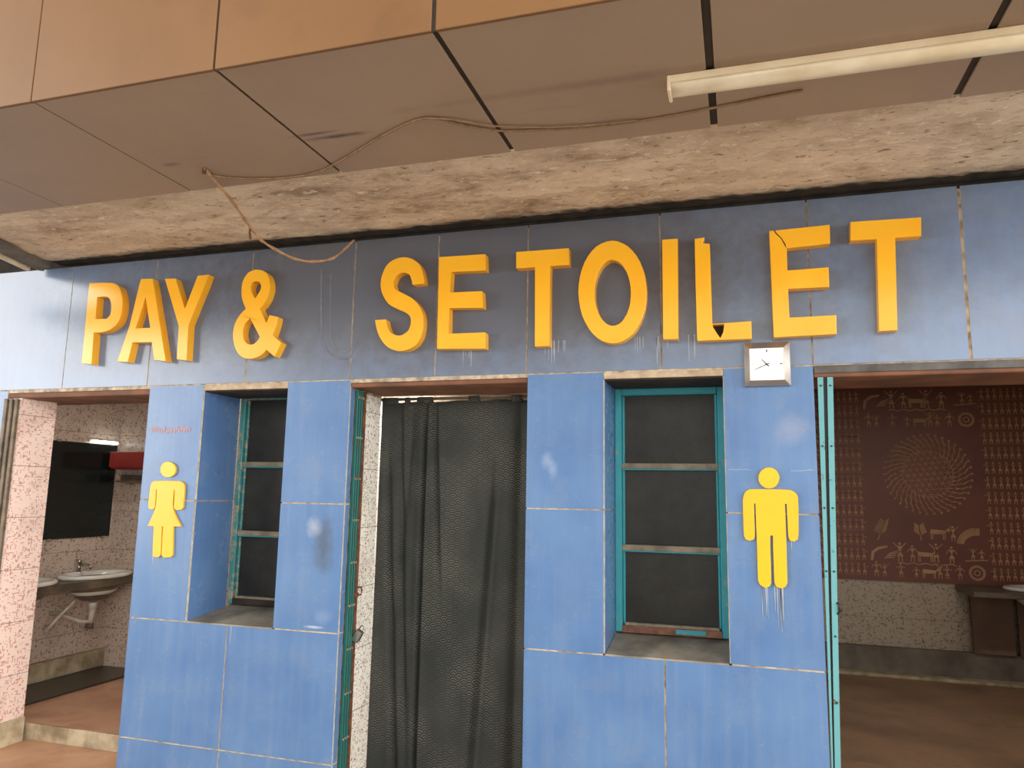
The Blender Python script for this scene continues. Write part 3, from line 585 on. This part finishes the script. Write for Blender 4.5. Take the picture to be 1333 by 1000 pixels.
# ------------------------------------------------------------------ signs
def letters():
    spec = [('P', 'yellow letter P, first of the sign, catching the light'), ('A', 'yellow letter A between P and Y'), ('Y', 'yellow letter Y before the ampersand'),
            ('&', 'yellow ampersand standing alone under the hanging cable'), ('S', 'yellow letter S above the curtained doorway'), ('E', 'yellow letter E right beside the S, unbroken'),
            ('T', 'yellow letter T just left of the round O'), ('O', 'yellow letter O, round ring in the sign'), ('I', 'yellow letter I, a single upright bar'),
            ('L', 'broken yellow letter L with a notch out of its corner'), ('E2', 'cracked yellow letter E above the clock'), ('T2', 'yellow letter T at the right end of the sign')]
    for k, lab in spec:
        loops = SHAPES[k]
        xs = [p[0] for p in loops[0]]; zs = [p[1] for p in loops[0]]
        b = MB().mat('yellow'); b.prism(loops, -.048, .0005)
        if k in ('L', 'E2'):
            e = thing('letter', ((min(xs)+max(xs))/2, -.002, min(zs)), lab, 'letter', 'yellow letters of the toilet sign')
            lb = b.build('letter_body', e, .0014)
            if k == 'E2': MB_c = MB().mat('crack'); MB_c.prism(SHAPES['crack'], -.0487, -.0478); MB_c.build('crack', lb)
            else:
                q = [p for p in loops[0]]
                notch = [p for p in q if p[0] > xs[0]+.0]  # the triangular hole shows the dark inside of the hollow letter
                i0 = 5
                tri = [q[4], q[5], q[6], q[7], q[8], q[9]]
                t = MB().mat('hollow'); t.prism([tri], -.012, -.002); t.build('broken_hollow', lb)
                u = MB().mat('yellow'); zt = max(tri[1][1], tri[5][1])
                u.hexa([(tri[0][0]-.002, -.047, tri[5][1]-.004), (tri[5][0]+.002, -.047, tri[5][1]-.004), (tri[5][0]+.002, -.003, tri[5][1]-.004), (tri[0][0]-.002, -.003, tri[5][1]-.004),
                        (tri[0][0]-.002, -.047, tri[5][1]-.001), (tri[5][0]+.002, -.047, tri[5][1]-.001), (tri[5][0]+.002, -.003, tri[5][1]-.001), (tri[0][0]-.002, -.003, tri[5][1]-.001)])
                u.build('edge_strip', lb)
        else:
            o = b.build('letter', None, .0014); recentre(o); tag(o, lab, 'letter', 'yellow letters of the toilet sign')
    for nm, h, bd, lab in (('woman_pictogram', 'wh', 'wb', 'yellow woman figure in a skirt on the left blue pier'), ('man_pictogram', 'mh', 'mb', 'yellow man figure on the blue pier below the clock')):
        xs = [p[0] for p in SHAPES[bd][0]]; zs = [p[1] for p in SHAPES[bd][0]]
        e = thing(nm, ((min(xs)+max(xs))/2, -.002, min(zs)), lab, 'sign')
        for part, key in (('head', h), ('body', bd)):
            b = MB().mat('yellow_sign'); b.prism(SHAPES[key], -.012, .0005); b.build(part, e, .0012)
    # wall clock
    e = thing('wall_clock', (3.137, -.002, 1.917), 'square silver wall clock with a white dial under the cracked E', 'clock')
    o4 = [(3.047, 1.917), (3.227, 1.917), (3.227, 2.099), (3.047, 2.099)]; i4 = [(3.069, 1.937), (3.203, 1.937), (3.203, 2.071), (3.069, 2.071)]
    f = MB().mat('silver')
    for i in range(4):
        j = (i+1) % 4
        a, b_, c, d = o4[i], o4[j], i4[j], i4[i]
        f.hexa([(a[0], -.018, a[1]), (b_[0], -.018, b_[1]), (c[0], -.044, c[1]), (d[0], -.044, d[1]), (a[0], -.001, a[1]), (b_[0], -.001, b_[1]), (c[0], -.001, c[1]), (d[0], -.001, d[1])])
    f.build('frame', e, .001)
    dial = B('dial', 'white', e, (3.0695, 3.2025, -.040, -.002, 1.9375, 2.0705))
    def hand(nm, p, q, w0, w1):
        P, Q = Vector(p), Vector(q); d = (Q-P).normalized(); n = Vector((-d.y, d.x))
        P2 = P - d*.012
        b = MB().mat('black'); b.prism([[tuple(P2+n*w0), tuple(Q+n*w1), tuple(Q-n*w1), tuple(P2-n*w0)]], -.0425, -.0415); b.build(nm, e)
    hand('minute_hand', (3.135, 2.003), (3.086, 1.981), .0016, .0008); hand('hour_hand', (3.135, 2.003), (3.116, 2.024), .002, .001)
    for k in range(12):
        a = 2*PI*k/12; r0, r1 = (.050, .060); w = .0016 if k % 3 else .0026
        d = Vector((math.sin(a), math.cos(a))); n = Vector((-d.y, d.x)); c = Vector((3.136, 2.004))
        b = MB().mat('grey_mark' if k in (0, 3) else 'faint_mark'); b.prism([[tuple(c+d*r0+n*w), tuple(c+d*r1+n*w), tuple(c+d*r1-n*w), tuple(c+d*r0-n*w)]], -.0408, -.0398); b.build('hour_mark', dial)

# ------------------------------------------------------------------ canopy fittings
def fittings():
    e = thing('tube_light', (3.6, -1.15, 2.665), 'long cream batten lamp fixed under the canopy panels', 'lamp')
    B('housing', 'cream', e, (2.85, 4.35, -1.185, -1.115, 2.640, 2.665), bevel=.003)
    d = MB().mat('creamdiff')
    y0, n = -1.15, 10
    pr = [(y0+.036*math.cos(PI*k/n), 2.640-.022*math.sin(PI*k/n)) for k in range(n+1)]
    rr = [[d.bm.verts.new((x, y, z)) for y, z in pr] for x in (2.856, 4.344)]
    for k in range(n):
        f = d.bm.faces.new((rr[0][k], rr[0][k+1], rr[1][k+1], rr[1][k])); f.smooth = True
    d.bm.faces.new(rr[0]); d.bm.faces.new(list(reversed(rr[1]))); d.bm.faces.new((rr[0][0], rr[1][0], rr[1][-1], rr[0][-1]))
    bmesh.ops.recalc_face_normals(d.bm, faces=d.bm.faces[:])
    d.build('diffuser', e)
    for x in (2.846, 4.345): B('end_cap', 'cream', e, (x, x+.010, -1.188, -1.112, 2.616, 2.664), bevel=.003)
    def smooth(p, k=5):
        P = [Vector(q) for q in p]; out = []
        for i in range(len(P)-1):
            a, b, c, d_ = P[max(i-1, 0)], P[i], P[i+1], P[min(i+2, len(P)-1)]
            for j in range(k):
                t = j/k
                out.append(.5*((2*b)+(c-a)*t+(2*a-5*b+4*c-d_)*t*t+(3*b-a-3*c+d_)*t**3))
        return out+[P[-1]]
    c = MB().mat('ropedark'); c.tube([(p[0], p[1], 2.660) for p in smooth(CAB)], .0042, 6)
    o = c.build('cable'); tag(recentre(o), 'thin tan cable running along the canopy panels past the batten', 'cable')
    c = MB().mat('ropedark'); c.tube([(p[0], p[1], 2.657) for p in smooth(CABB)], .003, 6)
    tag(recentre(c.build('cable')), 'thinner loose strand beside the cable in the middle of the canopy', 'cable')
    e = thing('hanging_cable', HANG[0], 'looped tan cable hanging from the canopy over the ampersand', 'cable')
    hp = smooth(HANG)
    c = MB().mat('rope'); c.tube(hp, .0048, 8)
    h2 = [p + Vector((.006*math.sin(i*.55), 0, .006*math.cos(i*.55))) for i, p in enumerate(hp)]
    c.tube(h2, .0036, 6)
    c.build('cord', e)
    k = MB().mat('rust'); x, y, z = HANG[5]; k.tube([(x, y, z+.01), (x-.002, y, z-.02), (x+.004, y, z-.05)], .005, 6); k.build('tie_wire', e)
    h = MB().mat('rust'); h.tube([(HANG[0][0], HANG[0][1], 2.664), (HANG[0][0], HANG[0][1], 2.645)], .008, 8); h.build('hook', e)

# ------------------------------------------------------------------ doorways
def doorways():
    # folded green gate at the middle doorway
    e = thing('collapsible_gate', (1.215, .09, .035), 'folded dark green iron gate at the left of the curtained doorway', 'gate')
    B('angle_post', 'rust', e, (1.206, 1.232, .114, .120, .036, 1.955), (1.206, 1.212, .1205, .127, .036, 1.955), bevel=.001)
    for y, m in ((.05, 'green'), (.072, 'green'), (.094, 'green')):
        bar = B('vertical_bar', m, e, (1.206, 1.222, y, y+.017, .036, 1.955), bevel=.002)
        for z in [.12+.2*i for i in range(10)]:
            b = MB().mat('trans'); b.tube([(1.221, y+.0085, z), (1.227, y+.0085, z)], .006, 8); b.build('rivet', bar)
    h = MB().mat('rust'); h.box(1.222, 1.236, .098, .122, .955, .975); h.tube([(1.232, .118, 1.0), (1.248, .122, 1.0), (1.252, .122, .985), (1.248, .122, .965), (1.232, .118, .965)], .005, 8); h.build('hasp', e)
    p = thing('padlock', (1.247, .105, .745), 'small padlock hanging on the green gate beside the curtain', 'padlock')
    b = MB().mat('chrome'); c, s_ = math.cos(.5), math.sin(.5)
    def rot(x, z): return (1.252+(x*c+z*s_), .785+(-x*s_+z*c))
    q = [rot(-.017, -.042), rot(.0145, -.042), rot(.0145, .018), rot(-.017, .018)]
    b.prism([q], .098, .122); lb = b.build('lock_body', p, .003)
    b = MB().mat('chrome'); b.prism([[rot(.0145, -.03), rot(.0175, -.03), rot(.0175, .016), rot(.0145, .016)]], .099, .121); b.build('side_plate', lb)
    b = MB().mat('chrome'); pts = [rot(-.009, .019), rot(-.009, .034), rot(-.004, .042), rot(.004, .042), rot(.009, .034), rot(.009, .019)]
    b.tube([(x, .110, z) for x, z in pts], .0032, 8); b.build('shackle', p)
    # gate post and folded gate at the left doorway
    g = thing('collapsible_gate', (-.93, .0, .035), 'worn brown iron gate bars at the left edge of the left doorway', 'gate')
    for x, y in ((-.998, -.02), (-.966, -.014), (-.934, -.008)):
        B('vertical_bar', 'steel', g, (x, x+.022, y, y+.016, .036, 1.95), bevel=.002)
    # aqua posts at the right doorway
    g = thing('collapsible_gate', (3.36, .02, .04), 'folded pale aqua gate posts at the left of the right doorway', 'gate')
    posts = []
    def lean(xt, xb, z): return xb + (xt-xb)*(z-.036)/(1.95-.036)
    for (t0, t1, b0, b1) in ((3.3305, 3.352, 3.3165, 3.3185), (3.367, 3.389, 3.322, 3.342)):
        b = MB().mat('aqua')
        b.hexa([(b0, .004, .036), (b1, .004, .036), (b1, .008, .036), (b0, .008, .036), (t0, .004, 1.95), (t1, .004, 1.95), (t1, .008, 1.95), (t0, .008, 1.95)])
        b.hexa([(b1-.0015, .008, .036), (b1, .008, .036), (b1, .036, .036), (b1-.0015, .036, .036), (t1-.004, .008, 1.95), (t1, .008, 1.95), (t1, .036, 1.95), (t1-.004, .036, 1.95)])
        u = b.build('upright', g, .0006); posts.append((u, (t0+t1)/2, (b0+b1)/2))
    b = MB().mat('black'); b.hexa([(3.3187, .014, .036), (3.3215, .014, .036), (3.3215, .020, .036), (3.3187, .020, .036), (3.3525, .014, 1.95), (3.3665, .014, 1.95), (3.3665, .020, 1.95), (3.3525, .020, 1.95)])  # black strip standing for the dark gap between the posts
    b.build('gap_strip', g)
    for u, xt, xb in posts:
        for z in [.2+.245*i for i in range(8)]:
            if xb < 3.32 and z < 1.1: continue
            x = lean(xt, xb, z)
            b = MB().mat('black'); b.tube([(x, .0045, z), (x, .0005, z)], .004, 8); b.build('rivet', u)
    b = MB().mat('black'); b.tube([(3.366, .006, 1.06), (3.374, .0, 1.055), (3.376, .0, 1.03), (3.366, .006, 1.02)], .006, 8); b.build('hasp', g)
    # curtain rod and curtain
    r = MB().mat('steel'); r.tube([(1.206, .335, 1.943), (2.104, .335, 1.943)], .008, 12)
    tag(recentre(r.build('curtain_rod')), 'thin steel rod across the top of the middle doorway', 'rod')
    e = thing('curtain', (1.66, .33, .05), 'dark grey curtain with scallop pattern closing the middle doorway', 'curtain')
    b = MB().mat('curtain'); bm = b.bm; uvl = bm.loops.layers.uv.new('UVMap')
    nx, nz = 240, 70; X0, X1, Z0, Z1 = 1.212, 2.100, .055, 1.931
    creases = [(.29, .285, .011, 1.25, 0, 1), (.345, .46, .012, .9, .45, 1), (.75, .60, .014, .8, 0, .85), (.03, .17, .016, .9, 0, .9), (.12, .235, .013, .6, .1, 1), (.87, .83, .03, .9, 0, 1), (.95, .93, .022, .8, 0, 1), (.52, .50, .03, .3, .2, .8), (.21, .10, .02, .4, .3, 1)]
    def Y(u, v):
        y = .330 + .006*math.sin(u*9+.9*math.sin(2.2*v)+.5)
        for ct, cb, wd, a, va, vb in creases:
            cc = cb + (ct-cb)*v
            fade = min(1, max(0, (v-va)/.15+.0 if va > 0 else 1), max(0, (vb-v)/.15 if vb < 1 else 1))
            k = (u-cc)/wd
            y += fade*(a*.026*math.exp(-k*k) - a*.010*math.exp(-((k-2.2)/1.4)**2) - a*.006*math.exp(-((k+2.4)/1.6)**2))
        top = max(0, (v-.9)/.1)
        return y*(1-top*.6) + .33*top*.6
    grid = []; 
    for i in range(nx+1):
        u = i/nx; col = []
        for j in range(nz+1):
            v = j/nz
            sag = .006*math.sin(u*PI*4)**2*(v**20)
            col.append(bm.verts.new((X0+(X1-X0)*u + .012*(1-v)*(u-.3), Y(u, v), Z0+(Z1-Z0)*v - sag)))
        grid.append(col)
    for i in range(nx):
        for j in range(nz):
            f = bm.faces.new((grid[i][j], grid[i+1][j], grid[i+1][j+1], grid[i][j+1])); f.smooth = True
            for lp, (a, c) in zip(f.loops, ((i, j), (i+1, j), (i+1, j+1), (i, j+1))): lp[uvl].uv = (a/nx*1.15, c/nz*1.87)
    o = b.build('cloth', e); sm = o.modifiers.new('Thickness', 'SOLIDIFY'); sm.thickness = .0015
    for x0, x1 in ((1.216, 1.30), (1.415, 1.50), (1.70, 1.76), (1.93, 1.985), (2.045, 2.10), (1.345, 1.37)):
        t = MB().mat('curtain'); uv = t.bm.loops.layers.uv.new('UVMap')
        y, r_ = .335, .0105
        prof = [(.331, 1.915), (.3235, 1.930)] + [(y-r_*math.cos(a), 1.943+r_*math.sin(a)) for a in [PI*k/8 for k in range(9)]] + [(.3465, 1.930), (.338, 1.915)]
        rr = [[t.bm.verts.new((x, py, pz)) for py, pz in prof] for x in (x0, (x0+x1)/2, x1)]
        for A, C in zip(rr, rr[1:]):
            for k in range(len(prof)-1):
                f = t.bm.faces.new((A[k], C[k], C[k+1], A[k+1])); f.smooth = True
                for lp in f.loops: lp[uv].uv = (lp.vert.co.x, lp.vert.co.z)
        q = t.build('tab', o); sm = q.modifiers.new('Thickness', 'SOLIDIFY'); sm.thickness = .0015

# ------------------------------------------------------------------ washroom fittings
def basin(cx, cy, z, rx, ry, label, side, trap=True, group=None):
    e = thing('wash_basin', (cx, cy, z), label, 'basin', group)
    b = MB().mat('porcelain')
    b.lathe([(.86, .0), (1.0, .004), (1.0, .020), (.97, .028), (.88, .030), (.82, .022), (.78, -.02), (.62, -.10), (.35, -.14), (.1, -.15), (.001, -.15)], (cx, cy, z), rx, ry, 40)
    b.build('bowl', e)
    b = MB().mat('stone' if trap else 'porcelain')
    b.lathe([(.70, -.05), (.72, -.075), (.56, -.105), (.34, -.155), (.12, -.165), (.001, -.165)], (cx, cy, z), rx, ry, 32)
    b.build('bowl_underside', e)
    d = MB().mat('chrome'); d.lathe([(.001, -.1475), (.02, -.1475), (.024, -.149)], (cx, cy, z), 1, 1, 14); d.build('drain', e)
    return e
def faucet(x, y, z, dx, dy, label):
    f = thing('faucet', (x, y, z), label, 'tap')
    b = MB().mat('chrome'); b.tube([(x, y, z), (x, y, z+.03)], .018, 12); b.tube([(x, y, z+.03), (x, y, z+.09)], .013, 12)
    b.build('tap_body', f)
    b = MB().mat('chrome'); b.tube([(x, y, z+.075), (x+dx*.05, y+dy*.05, z+.085), (x+dx*.10, y+dy*.10, z+.075), (x+dx*.11, y+dy*.11, z+.055)], .009, 10); b.build('spout', f)
    b = MB().mat('chrome'); b.tube([(x, y, z+.09), (x, y, z+.115)], .02, 12); b.box(x-.03, x+.03, y-.005, y+.005, z+.108, z+.118); b.build('handle', f, .002)
def washroom():
    G = 'wash basins of the left washroom'
    z = .82
    c = MB().mat('stone'); c.box(-1.648, -1.29, .33, 1.498, z-.055, z)
    c.build('counter')
    o = bpy.data.objects['counter']; recentre(o); tag(o, 'dark stone counter carrying the basins in the left washroom', 'counter')
    basin(-1.445, 1.19, z, .185, .285, 'white oval basin right of centre below the mirror, near the corner', 0, True, G)
    basin(-1.445, .575, z, .185, .25, 'white oval basin at the doorway end of the left counter', 0, True, G)
    faucet(-1.615, 1.20, z, 1, 0, 'small chrome tap behind the farther basin')
    faucet(-1.615, .58, z, 1, 0, 'chrome tap behind the nearer basin, mostly hidden by the doorway')
    w = thing('waste_trap', (-1.44, 1.18, .5), 'pale plastic waste trap under the farther basin', 'pipe')
    b = MB().mat('pvc'); b.tube([(-1.445, 1.19, .644), (-1.445, 1.19, .60)], .028, 14); b.tube([(-1.445, 1.19, .60), (-1.45, 1.185, .50)], .022, 14, r2=.017); b.build('tail_pipe', w)
    b = MB().mat('steel'); b.tube([(-1.45, 1.185, .50), (-1.452, 1.184, .465)], .028, 14); b.build('cap_nut', w)
    b = MB().mat('pvc'); b.tube([(-1.455, 1.178, .51), (-1.49, 1.14, .515), (-1.54, 1.08, .55), (-1.60, 1.04, .58), (-1.649, 1.03, .575)], .015, 10); b.build('outlet_pipe', w)
    b = MB().mat('pvc'); b.tube([(-1.44, 1.03, .675), (-1.50, .96, .57), (-1.54, .90, .475)], .011, 10)
    tag(recentre(b.build('drain_hose')), 'white plastic hose slanting down from the counter', 'hose')
    # mirror
    e = thing('mirror', (-1.64, 1.17, 1.09), 'large dark frameless mirror on the tiled wall above the basins', 'mirror')
    B('glass', 'mirror', e, (-1.649, -1.640, .86, 1.475, 1.09, 1.785), bevel=.001)
    for y in (.93, 1.40):
        for zz in (1.082, 1.785): B('clip', 'chrome', e, (-1.6495, -1.634, y, y+.03, zz-.006, zz+.012))
    # small lit tube above the mirror
    e = thing('tube_light', (-1.62, 1.36, 1.79), 'short glowing tube lamp at the top of the dark mirror', 'lamp')
    B('bracket', 'cream', e, (-1.649, -1.632, 1.20, 1.46, 1.80, 1.815))
    b = MB().mat('glow'); b.tube([(-1.622, 1.22, 1.80), (-1.622, 1.45, 1.80)], .011, 12); b.build('tube', e)
    # red box on the back wall
    e = thing('wall_box', (-1.43, 1.44, 1.585), 'red metal box on the tiled wall right of the mirror', 'box')
    B('case', 'redbox', e, (-1.60, -1.22, 1.38, 1.499, 1.60, 1.725), bevel=.006)
    B('lid', 'redbox', e, (-1.605, -1.215, 1.372, 1.379, 1.612, 1.73), bevel=.002)
    B('shelf', 'stone', e, (-1.56, -1.22, 1.41, 1.499, 1.50, 1.515), (-1.54, -1.40, 1.43, 1.499, 1.516, 1.56))
    # right washroom
    c = MB().mat('stone'); c.box(4.62, 6.18, 3.10, 3.598, .775, .815)
    o = c.build('counter', None, .004); recentre(o); tag(o, 'dark counter below the red mural in the right washroom', 'counter')
    b = MB().mat('panelbrown'); b.box(4.70, 4.985, 3.505, 3.529, .312, .774); b.box(5.01, 5.9, 3.505, 3.529, .312, .774)
    o = b.build('skirt_panel', None, .003); recentre(o); tag(o, 'brown boards closing the wall under the right washroom counter', 'panel')
    basin(5.18, 3.34, .815, .30, .20, 'white oval basin on the counter at the right edge of the photo', 0, False)

# ------------------------------------------------------------------ mural
def mural():
    Yb, Yf = 3.599, 3.585
    e = thing('mural', (5.0, 3.59, .82), 'maroon wall panel with tan stick figures and a spiral of dancers', 'mural')
    B('board', 'maroon', e, (3.2, 6.18, Yf, Yb, .82, 2.398))
    p = MB().mat('tan'); y0, y1 = Yf-.003, Yf-.0004
    def poly(l): p.prism([l], y0, y1)
    def disc(x, z, r, n=8): poly([(x+r*math.cos(2*PI*k/n), z+r*math.sin(2*PI*k/n)) for k in range(n)])
    def line(a, b, w):
        a, b = Vector(a), Vector(b); d = b-a
        if d.length < 1e-6: return
        d.normalize(); n = Vector((-d.y, d.x))*w/2
        poly([tuple(a+n), tuple(b+n), tuple(b-n), tuple(a-n)])
    def figure(x, z, h, arms=0, rot=0, legs=True):
        c, s = math.cos(rot), math.sin(rot)
        R = lambda a, b: (x+h*(a*c-b*s), z+h*(a*s+b*c))
        disc(*R(0, .92), h*.075, 7)
        poly([R(-.15, .80), R(0, .50), R(.15, .80)]); poly([R(0, .54), R(-.17, .26), R(.17, .26)])
        if legs:
            line(R(-.07, .27), R(-.10, 0), h*.05); line(R(.07, .27), R(.10, 0), h*.05)
        if arms == 0: line(R(-.14, .79), R(-.30, .55), h*.045); line(R(.14, .79), R(.30, .55), h*.045)
        elif arms == 1: line(R(-.14, .79), R(-.32, .98), h*.045); line(R(.14, .79), R(.32, .98), h*.045)
        else: line(R(-.32, .72), R(.32, .72), h*.05)
    def ring(x, z, r, w, n=24):
        for k in range(n):
            a, b = 2*PI*k/n, 2*PI*(k+1)/n
            line((x+r*math.cos(a), z+r*math.sin(a)), (x+r*math.cos(b), z+r*math.sin(b)), w)
    # side columns: rows of dancers holding hands
    for x0, n in ((3.42, 13), (4.90, 13)):
        for i in range(13):
            z = .86 + i*.118
            for k in range(n):
                xx = x0+.046*k
                if x0 < 4 and xx > 3.975: continue
                figure(xx, z, .094, 2)
    # the spiral of dancers around a wheel
    cx, cz = 4.475, 1.68
    N = 38
    for k in range(N):
        a = 2*PI*k/N
        for q, (ra, rb) in enumerate(((.185, .222), (.226, .268), (.272, .318))):
            a0, a1 = a+(ra-.185)*2.6, a+(rb-.185)*2.6
            am = (a0+a1)/2 + .03
            rm = (ra+rb)/2
            P0, Pm, P1 = [(cx+r*math.cos(t), cz+r*math.sin(t)) for r, t in ((ra, a0), (rm, am), (rb, a1))]
            line(P0, Pm, .009); line(Pm, P1, .006)
            disc(P1[0], P1[1], .0085 if q < 2 else .0105, 7)
        line((cx+.225*math.cos(a+.1), cz+.225*math.sin(a+.1)), (cx+.225*math.cos(a+.1+2*PI/N), cz+.225*math.sin(a+.1+2*PI/N)), .004)
    ring(cx, cz, .185, .005, 30)
    for d in range(3):
        t = PI*d/3 + .1; ux, uz = math.cos(t), math.sin(t)
        for m in range(-4, 5):
            o_ = m*.042
            if abs(o_) >= .18: continue
            hl = math.sqrt(.183**2-o_*o_)
            line((cx-uz*o_-ux*hl, cz+ux*o_-uz*hl), (cx-uz*o_+ux*hl, cz+ux*o_+uz*hl), .0045)
    # upper and lower village scenes
    def wave(x0, x1, z):
        n = 26
        for k in range(n):
            a, b = x0+(x1-x0)*k/n, x0+(x1-x0)*(k+1)/n
            line((a, z+.006*math.sin(a*70)), (b, z+.006*math.sin(b*70)), .008)
    def tree(x, z, h, lean):
        line((x, z), (x+lean*h, z+h), .008)
        for k in range(7):
            t = .35+.65*k/7
            for s in (-1, 1): line((x+lean*h*t, z+h*t), (x+lean*h*t+s*.05*(1.1-t*.5), z+h*t+.03), .007)
    def bull(x, z, s):
        poly([(x-.07*s, z+.05*s), (x+.07*s, z+.055*s), (x+.08*s, z+.09*s), (x-.06*s, z+.10*s)])
        for dx in (-.06, -.045, .05, .065): line((x+dx*s, z+.06*s), (x+dx*s, z), .008*s)
        disc(x+.095*s, z+.095*s, .018*s); line((x+.1*s, z+.11*s), (x+.09*s, z+.15*s), .006*s); line((x+.1*s, z+.11*s), (x+.125*s, z+.14*s), .006*s)
    for zb, top in ((2.22, True), (.98, False)):
        wave(4.22, 4.64, zb-.015)
        for k, (x, ar) in enumerate(((4.24, 1), (4.33, 0), (4.50, 1), (4.61, 0))): figure(x, zb, .13 if k % 2 else .15, ar)
        bull(4.42, zb+.0, .8)
        poly([(4.02, zb+.0), (4.03, zb+.07), (4.08, zb+.11), (4.15, zb+.12), (4.15, zb+.105), (4.09, zb+.09), (4.05, zb+.06), (4.04, zb)])
        for k in range(4): line((4.12+.012*k, zb+.02+.012*k), (4.20+.01*k, zb+.03+.018*k), .007)
        line((4.70, zb+.02), (4.86, zb+.03), .007); figure(4.76, zb+.03, .09, 1); figure(4.82, zb+.03, .08, 0)
        z2 = zb-.155 if top else zb-.125
        for k, x in enumerate((4.06, 4.12, 4.24, 4.35, 4.52, 4.57, 4.66)): figure(x, z2, (.12, .10, .11, .085)[k % 4], k % 3)
        bull(4.44, z2, .7)
        for r in (.055, .045, .02): ring(4.78, z2+.055, r, .008, 22)
    for k in range(16):
        a = PI*.95 - k*.1; line((4.80+.10*math.cos(a), 1.12+.08*math.sin(a)), (4.80+.15*math.cos(a), 1.12+.14*math.sin(a)), .009)
    tree(4.08, 1.14, .16, .4); tree(4.40, 1.15, .12, -.1); bull(4.52, 1.16, .8); figure(4.63, 1.15, .12, 1)
    p.build('painted_figures', e)

# ------------------------------------------------------------------ camera and light
def camera():
    f, p, yw, r, cx, cy, cz = CAM
    fw = Vector((-math.sin(yw)*math.cos(p), math.cos(yw)*math.cos(p), math.sin(p))); rt = Vector((math.cos(yw), math.sin(yw), 0)); up = rt.cross(fw)
    rt2 = rt*math.cos(r)+up*math.sin(r); up2 = -rt*math.sin(r)+up*math.cos(r)
    cam = bpy.data.cameras.new('camera'); o = bpy.data.objects.new('camera', cam); COL.objects.link(o)
    cam.sensor_width = 36; cam.lens = f/1333*36; cam.clip_start = .05
    m = Matrix((rt2, up2, -fw)).transposed().to_4x4(); m.translation = (cx, cy, cz); o.matrix_world = m
    S.camera = o

def light():
    w = bpy.data.worlds.new('World'); S.world = w; w.use_nodes = True; t = w.node_tree
    bg = t.nodes['Background']
    tc = t.nodes.new('ShaderNodeTexCoord')
    def mth(op, a, b=None, clamp=False):
        x = t.nodes.new('ShaderNodeMath'); x.operation = op; x.use_clamp = clamp
        for i, v in enumerate((a, b)):
            if v is None: continue
            if isinstance(v, bpy.types.NodeSocket): t.links.new(v, x.inputs[i])
            else: x.inputs[i].default_value = v
        return x.outputs[0]
    def lobe(d, lo, hi, amp):
        d = Vector(d).normalized(); n = t.nodes.new('ShaderNodeVectorMath'); n.operation = 'DOT_PRODUCT'
        t.links.new(tc.outputs['Generated'], n.inputs[0]); n.inputs[1].default_value = d
        mr = t.nodes.new('ShaderNodeMapRange'); mr.interpolation_type = 'SMOOTHSTEP'; t.links.new(n.outputs['Value'], mr.inputs['Value'])
        mr.inputs['From Min'].default_value = lo; mr.inputs['From Max'].default_value = hi; mr.inputs['To Min'].default_value = 0; mr.inputs['To Max'].default_value = amp
        return mr.outputs['Result']
    st = SKY_BASE
    for d, lo, hi, amp in LOBES: st = mth('ADD', lobe(d, lo, hi, amp), st)
    sp = t.nodes.new('ShaderNodeSeparateXYZ'); t.links.new(tc.outputs['Generated'], sp.inputs[0])
    mr = t.nodes.new('ShaderNodeMapRange'); mr.interpolation_type = 'SMOOTHSTEP'; t.links.new(sp.outputs[2], mr.inputs['Value'])
    mr.inputs['From Min'].default_value = .18; mr.inputs['From Max'].default_value = .55; mr.inputs['To Min'].default_value = 1; mr.inputs['To Max'].default_value = .4
    st = mth('MULTIPLY', st, mr.outputs['Result'])
    bg.inputs['Color'].default_value = SKY_COL
    t.links.new(st, bg.inputs['Strength'])
    v = S.view_settings; v.view_transform = 'Standard'; v.look = 'None'; v.gamma = 1; v.exposure = EXPO
    S.display_settings.display_device = 'sRGB'
    S.view_settings.use_curve_mapping = False
    def area(name, loc, size, power, col, rot=(0,0,0)):
        l = bpy.data.lights.new(name, 'AREA'); l.shape = 'RECTANGLE'; l.size, l.size_y = size; l.energy = power; l.color = col
        o = bpy.data.objects.new(name, l); COL.objects.link(o); o.location = loc; o.rotation_euler = rot; return o
    for n_, loc, sz, pw, cl in ROOM_LIGHTS: area(n_, loc, sz, pw, cl)

SKY_BASE = .7
SKY_COL = (1.0, .97, .92, 1)
LOBES = [((-.85, -.5, .15), .89, .978, 7), ((.85, -.45, .12), .50, .97, 3.6), ((.92, -.2, .34), .75, .98, 2.5), ((.35, -.92, .12), .8, .99, .9)]
EXPO = .25
ROOM_LIGHTS = [('washroom_lamp', (-.3, .9, 2.38), (1.0, .06), 8, (1, .95, .88)), ('fill_light_middle', (1.65, .75, 2.38), (.5, .06), 32, (1, .96, .9)), ('fill_light_right', (4.4, 1.6, 2.38), (1.0, .06), 13, (1, .90, .80))]  # middle and right lights are unseen, added to brighten the reveal and mural

build_materials()
facade()
window(1, .349, .848, .325, .85, 1.99)
window(2, 2.457, 2.958, .295, .85, 1.962)
rooms(); canopy(); letters(); fittings(); doorways(); washroom(); mural(); camera(); light()
